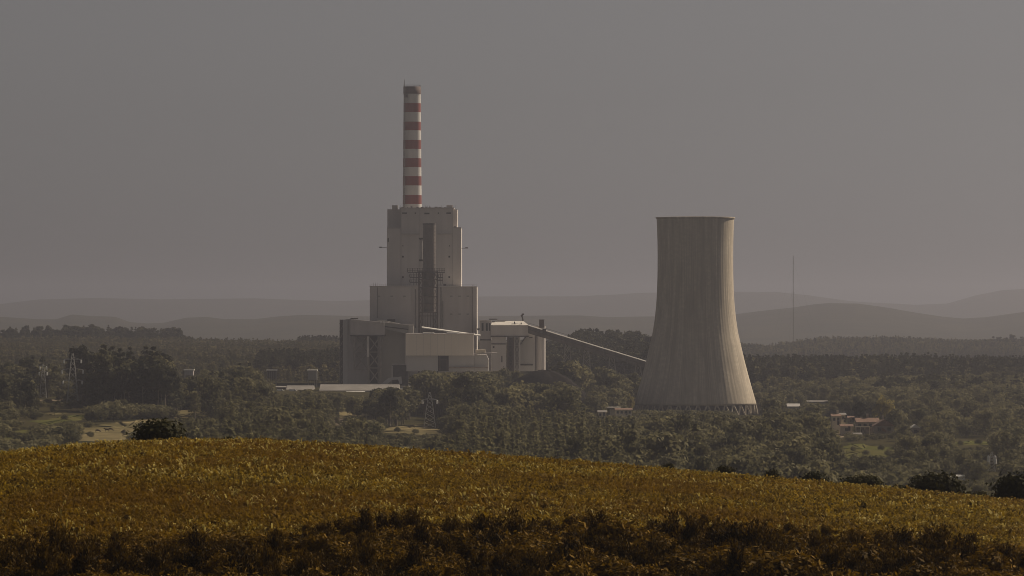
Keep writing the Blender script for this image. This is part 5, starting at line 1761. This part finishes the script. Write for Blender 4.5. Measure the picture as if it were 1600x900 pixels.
# --- conifer forests behind the plant
wood(845, 1060, 3180, 3600, 6.0, [('pine', 6), ('pinebroad', 1)], 18, 25, seed=20, mass='dark_forest')
wood(900, 1040, 3500, 3900, 8.0, [('umbrella', 3), ('pine', 2)], 22, 29, seed=21, mass='dark_forest')
wood(1150, 1800, 2930, 3380, 5.6, [('pine', 7), ('tallbroad', 1)], 14, 20, seed=22, mass='dark_forest')
wood(405, 545, 3150, 3420, 5.6, [('pine', 5)], 14, 20, seed=23, mass='dark_forest')
wood(470, 560, 4480, 4700, 6.5, [('farpine', 1)], 13, 17, seed=24, mass='far_forest')
wood(-250, 560, 3050, 3650, 9.5, [('farbroad', 4), ('farcone', 3)], 7, 13, seed=25, mass='far_forest', dens=-0.35)
wood(-250, 860, 3650, 4650, 7.2, [('farcone', 6), ('farbroad', 2)], 8, 14, seed=26, mass='far_forest')
wood(-250, 285, 4560, 4720, 10.0, [('umbrella', 6), ('pine', 1)], 15, 24, seed=27, mass='skyline_trees')
wood(-250, 290, 4350, 4560, 6.4, [('farpine', 3)], 8, 12, seed=28, mass='skyline_trees')
wood(830, 1140, 4000, 4700, 9, [('farcone', 3), ('farpine', 4)], 12, 17, seed=29, mass='far_forest')
wood(1050, 1900, 5150, 5600, 7.5, [('farcone', 3), ('farbroad', 2), ('farpine', 3)], 10, 14, seed=30, mass='far_forest')
wood(1545, 1700, 5400, 5480, 22, [('umbrella', 1)], 14, 18, seed=32, mass='skyline_trees')

MASS_LABEL = {'woodland': 'mixed woodland filling the valley floor below the plant', 'dark_forest': 'dark conifer forest behind the power plant and cooling tower',
              'far_forest': 'hazy forest covering the far hillsides', 'skyline_trees': 'lanky trees standing on the skyline ridge'}
for (nm, key), lst in MASS.items():
    scatter(nm, key, np.concatenate([a[0] for a in lst]), np.concatenate([a[1] for a in lst]), np.concatenate([a[2] for a in lst]), MASS_LABEL[nm])

for k, (name, key, loc, h, w, rot, label, cat, group, px) in enumerate(INDIV):
    plant(name, key, k, loc, h, w, rot, label.replace('{m}', mark(px)), cat, group)


def lone(name, key, px, py_base, py_top, wpx, label, cat, Y=None, variant=0, near=False):
    Y = Y or screen_to_land(px, py_base)
    x = X(px, Y); z = (float(hill(np.array([x]), np.array([Y]))[0]) if near else land1(x, Y)) - 0.1
    cm = KIND[key][variant % len(KIND[key])][0]
    a = np.empty(len(cm.vertices) * 3, np.float32); cm.vertices.foreach_get('co', a); a = a.reshape(-1, 3)
    H = (Z(py_top, Y) - z) / float(np.percentile(a[:, 2], 99.5))
    bw = float(np.percentile(np.hypot(a[:, 0], a[:, 1]), 98)) * 2
    return plant(name, key, variant, (x, Y, z), H, wpx / F * Y / bw, 0.7 + variant, label, cat)


lone('golden_tree', 'golden', 1378, 650, 619, 36, 'sunlit yellow green tree behind the red roofed farmhouse', 'tree', Y=2080)
lone('golden_tree', 'golden', 1287, 675, 656, 14, 'small golden bush on the pale bank left of the cottage', 'bush', Y=2020)
lone('golden_tree', 'golden', 984, 640, 616, 13, 'thin golden tree at the left foot of the cooling tower', 'tree', Y=2560)
lone('pine_tree', 'pinebroad', 214, 640, 567, 52, 'tallest wide crowned dark pine of the clump behind the left pasture', 'tree', Y=2260, variant=1)
lone('pine_tree', 'pinebroad', 1345, 655, 628, 26, 'dark round tree behind the farmhouse left of the yellow green tree', 'tree', Y=2040, variant=2)
lone('broadleaf_tree', 'broad', 1378, 700, 678, 26, 'dark tree in front of the sunlit farmhouse wing', 'tree', Y=1925, variant=3)
lone('broadleaf_tree', 'broad', 1408, 700, 672, 30, 'dark leafy tree right of the farmhouse wing', 'tree', Y=1930, variant=1)
lone('hedge_bush', 'hedge', 190, 690, 671, 22, 'single round bush in the pasture beside the cows', 'bush', Y=1960, variant=1)
for px_, pb_, pt_, w_, lab_ in ((1334, 706, 697, 12, 'small bush at the near left of the farmhouse meadow'), (1352, 712, 703, 16, 'bush in the middle of the farmhouse meadow front'), (1376, 704, 695, 14, 'bush at the top of the farmhouse meadow'),
                              (1390, 714, 702, 18, 'bush at the right end of the farmhouse meadow'), (1500, 696, 688, 12, 'bush at the left of the narrow right meadow'), (1528, 695, 686, 16, 'bush at the right of the narrow right meadow'),
                              (620, 676, 667, 12, 'bush left in the pylon clearing'), (650, 678, 670, 14, 'bush just left of the lattice pylon'), (560, 648, 640, 12, 'bush in the dry field below the long warehouse'),
                              (220, 668, 659, 14, 'round bush on the upper edge of the cow pasture'), (142, 684, 674, 14, 'round bush at the lower left of the cow pasture'), (100, 657, 648, 14, 'round bush in the meadow strip below the pylon')):
    lone('meadow_bush', 'hedge', px_, pb_, pt_, w_, lab_, 'bush', variant=int(px_) % 4)
lone('hedge_bush', 'hedge', 1294, 690, 681, 12, 'small round bush on the green bank left of the farmhouse', 'bush', Y=1900, variant=2)

# ------------------------------------------------------------------ near hill: crest bushes, crop, scrub
for px, top, w, Y, v, lab in ((245, 656, 100, 402, 0, 'large dark rounded bush standing alone on the crest of the crop field'),
                              (356, 682, 22, 404, 1, 'tiny low bush on the crest right of the big round bush'),
                              (1044, 724.5, 24, 406, 1, 'tiny dark bush on the crest below the cooling tower'),
                              (1132, 728, 36, 405, 2, 'small low bush on the crest below the cooling tower right side'),
                              (1207, 734, 28, 404, 3, 'small bush on the crest below the radio mast'),
                              (1271, 738, 56, 404, 0, 'low spreading bush on the crest left of the farmhouse'),
                              (1346, 743, 78, 403, 1, 'long low bush on the crest below the farmhouse'),
                              (1403, 757, 26, 402, 2, 'small bush between the long low bush and the big dark bush'),
                              (1466, 739, 98, 402, 3, 'big dark bush on the crest below the greenhouses'),
                              (1530, 768, 34, 402, 1, 'small dark bush between the two big bushes on the right'),
                              (1590, 741, 92, 401, 2, 'biggest dark bush at the right edge of the field')):
    lone('crest_bush', 'crestbush', px, 0, top, w, lab, 'bush', Y=Y, variant=v, near=True)['group'] = 'bushes along the crest of the crop field'

SCRUB_ROW = np.array([(-400, 850), (0, 846), (120, 846), (260, 846), (330, 850), (430, 846), (500, 838), (560, 834), (650, 826), (760, 824), (860, 818), (950, 824), (1040, 830), (1150, 828), (1260, 838), (1350, 846), (1450, 850), (1600, 868), (2000, 900)], float)


def hill_points(step, y0, y1, margin, rng):
    ylist = np.arange(y0, y1, step)
    out = []
    for k, y in enumerate(ylist):
        x0, x1 = X(-margin, y), X(1600 + margin, y)
        xs = np.arange(x0, x1, step)
        out.append(np.column_stack([xs, np.full_like(xs, y)]))
    p = np.concatenate(out)
    p += rng.uniform(-0.5, 0.5, p.shape) * step
    z = hill(p[:, 0], p[:, 1])
    px, py = rowcol(p[:, 0], p[:, 1], z)
    return p, z, px, py


def blade_clump(seed, n=11, h=0.44, spread=0.34, wid=0.078, mat=None):
    """a crop plant: arching leaf blades"""
    r = np.random.default_rng(seed)
    V = []; Fc = []
    for k in range(n):
        a = r.uniform(0, 6.283); ox, oy = r.normal(0, spread * 0.45, 2)
        H = h * r.uniform(0.5, 1.1); L = r.uniform(0.35, 0.85) * h
        z0 = r.uniform(0.0, 0.3) * h
        w = wid * r.uniform(0.6, 1.35)
        dx, dy = math.cos(a), math.sin(a); sx, sy = -dy * w / 2, dx * w / 2
        pts = [(0, z0, 0.4), (0.35 * L, z0 + (H - z0) * 0.75, 1.0), (0.75 * L, H, 0.9), (1.15 * L, H * r.uniform(0.6, 0.95), 0.1)]
        b = len(V)
        for d, z, q in pts:
            V.append((ox + dx * d - sx * q, oy + dy * d - sy * q, z)); V.append((ox + dx * d + sx * q, oy + dy * d + sy * q, z))
        for i in range(3):
            Fc.append((b + 2 * i, b + 2 * i + 1, b + 2 * i + 3, b + 2 * i + 2))
    me = np_mesh('blade', np.array(V), np.array(Fc))
    t = me.attributes.new('tint', 'FLOAT', 'FACE')
    t.data.foreach_set('value', np.repeat(r.random(n) ** 1.7, 3).astype(np.float32))
    me.materials.append(mat)
    return me


proto_collection('crop', [[blade_clump(100 + k, mat=M['crop'])] for k in range(8)])
proto_collection('drycrop_glint', [[blade_clump(200 + k, n=4, h=0.50, wid=0.085, mat=M['crop_dry_glint'])] for k in range(5)])

rng = np.random.default_rng(21)
p, z, px, py = hill_points(0.40, 255, 430, 200, rng)
k = (py < np.interp(px, SCRUB_ROW[:, 0], SCRUB_ROW[:, 1]) + 8)
p, z = p[k], z[k]
n = len(p)
s = rng.uniform(0.6, 1.25, n) * np.where(rng.random(n) < 0.03, 1.35, 1.0) * (1 + 0.25 * bumps(p[:, 0], p[:, 1], 25, 77))
scatter('crop', 'crop', np.column_stack([p, z - 0.03]), np.column_stack([rng.normal(0, 0.15, n), rng.normal(0, 0.15, n), rng.uniform(0, 6.283, n)]), np.column_stack([s * 1.15, s * 1.15, s]),
        'dense golden green crop covering the near hill')
pale = bumps(p[:, 0], p[:, 1], 45, 91) + bumps(p[:, 0], p[:, 1], 18, 92) * 0.7
pr = np.clip(0.05 + pale * 0.35 + np.clip((p[:, 1] - 372) / 60, 0, 0.25) * (0.3 + pale), 0.012, 0.4)
k = rng.random(n) < pr
scatter('crop', 'drycrop_glint', np.column_stack([p[k], z[k] - 0.03]), np.column_stack([rng.normal(0, 0.2, k.sum()), rng.normal(0, 0.2, k.sum()), rng.uniform(0, 6.283, k.sum())]),
        np.column_stack([s[k] * 1.1] * 3), 'pale dry blades coloured as sun glints through the crop on the near hill')

# scrub in front
rng = np.random.default_rng(33)
p, z, px, py = hill_points(1.55, 222, 352, 160, rng)
lim = np.interp(px, SCRUB_ROW[:, 0], SCRUB_ROW[:, 1]) + 16 * bumps(p[:, 0], p[:, 1], 10, 61) + 8
k = (py > lim - 12 * rng.random(len(p)) ** 3) & (py < 1000)
p, z, px, py, lim = p[k], z[k], px[k], py[k], lim[k]
dep = (py - lim)
h = rng.uniform(0.6, 1.3, len(p)) + np.clip(dep / 40, 0, 1) * rng.uniform(0.2, 1.4, len(p))
h *= 1 + 0.5 * bumps(p[:, 0], p[:, 1], 14, 5)
w = h * rng.uniform(0.9, 1.3, len(p))
dark = bumps(p[:, 0], p[:, 1], 9, 6) + 0.5 * rng.random(len(p)) > 0.14
rot = rng.uniform(0, 6.283, len(p))
# the largest ones are single bushes
score = h * F / p[:, 1] * ((py - h * F / p[:, 1] * 0.6) < 895) * ((px > 5) & (px < 1595))
order = np.argsort(-score)
single = np.zeros(len(p), bool)
taken = []
for i in order:
    if score[i] <= 0 or len(taken) >= 110: break
    if all(abs(px[i] - a) > 22 or abs(py[i] - b) > 16 for a, b in taken):
        taken.append((px[i], py[i])); single[i] = True
BM = [(0, 'the left edge'), (120, 'the left meadows'), (245, 'the lone crest bush'), (420, 'the short warehouse'), (560, 'the coal bunker'), (645, 'the striped chimney'), (795, 'the transfer tower'),
      (930, 'the sloping conveyor'), (1087, 'the cooling tower'), (1240, 'the radio mast'), (1365, 'the farmhouse'), (1466, 'the big dark crest bush'), (1590, 'the right edge')]
for q in (('gorse', True), ('scrub', False)):
    for i in np.where(single & (dark == q[1]))[0]:
        m = min(BM, key=lambda b: abs(b[0] - px[i]))[1]
        rowname = 'upper edge' if dep[i] < 22 else ('middle' if dep[i] < 55 else 'lower part')
        sz = 'tall ' if h[i] > 1.9 else 'low ' if h[i] < 1.35 else ''
        rowname = 'upper edge' if dep[i] < 16 else 'upper half' if dep[i] < 34 else 'middle' if dep[i] < 52 else 'lower half' if dep[i] < 75 else 'lowest edge'
        lab = sz + ('gorse bush' if q[1] else 'rusty scrub bush') + ' at the ' + rowname + ' of the thicket under ' + m
        plant('gorse_bush' if q[1] else 'scrub_bush', 'gorsebush' if q[1] else 'scrubbush', int(i), (p[i, 0], p[i, 1], z[i] - 0.05), h[i] * (1.25 if q[1] else 1.0), w[i], rot[i], lab, 'bush', 'bushes of the near thicket')
for key, d in (('gorsebush', True), ('scrubbush', False)):
    s_ = (dark == d) & ~single
    scatter('undergrowth', key, np.column_stack([p[s_], z[s_] - 0.05]), np.column_stack([np.zeros((s_.sum(), 2)), rot[s_]]), np.column_stack([w[s_], w[s_], h[s_]]),
            'dense dark thicket along the lower edge of the crop field' if d else 'rusty brown undergrowth along the lower edge of the crop field')
# tall pointed gorse plants standing out of the thicket
for px_, top, w_, Y_, v in ((860, 789, 46, 305, 0), (652, 800, 44, 300, 1), (432, 818, 40, 292, 2), (560, 824, 56, 285, 3), (962, 802, 36, 308, 0), (1130, 806, 44, 310, 1), (1225, 820, 34, 306, 2), (760, 812, 34, 300, 3), (196, 836, 36, 283, 2), (330, 838, 50, 280, 1), (1310, 822, 60, 312, 3)):
    Y = Y_; x = X(px_, Y); zz = float(hill(np.array([x]), np.array([Y]))[0]) - 0.1
    H = max(0.7, Z(top, Y) - zz)
    m = min(BM, key=lambda b: abs(b[0] - px_))[1]
    plant('gorse_bush', 'gorsebush', v, (x, Y, zz), H, w_ / F * Y, 0.4 * v, 'tall dark gorse bush rising into the crop below ' + m, 'bush', 'tall gorse bushes at the thicket edge')

# ------------------------------------------------------------------ haze
mh = bpy.data.materials.new('haze_air')
mh.use_nodes = True
nt = mh.node_tree
nt.nodes.clear()
pv = nt.nodes.new('ShaderNodeVolumePrincipled')
pv.inputs['Color'].default_value = (0.68, 0.69, 0.80, 1)
pv.inputs['Density'].default_value = HAZE
pv.inputs['Density Attribute'].default_value = ''
pv.inputs['Anisotropy'].default_value = 0.75
om = nt.nodes.new('ShaderNodeOutputMaterial')
nt.links.new(pv.outputs[0], om.inputs['Volume'])
hz = MB().box(-11800, 11800, -2600, 27200, -95, 172).build('haze', mh)
tag(hz, 'thin warm haze over the whole valley', None, None, 'stuff')
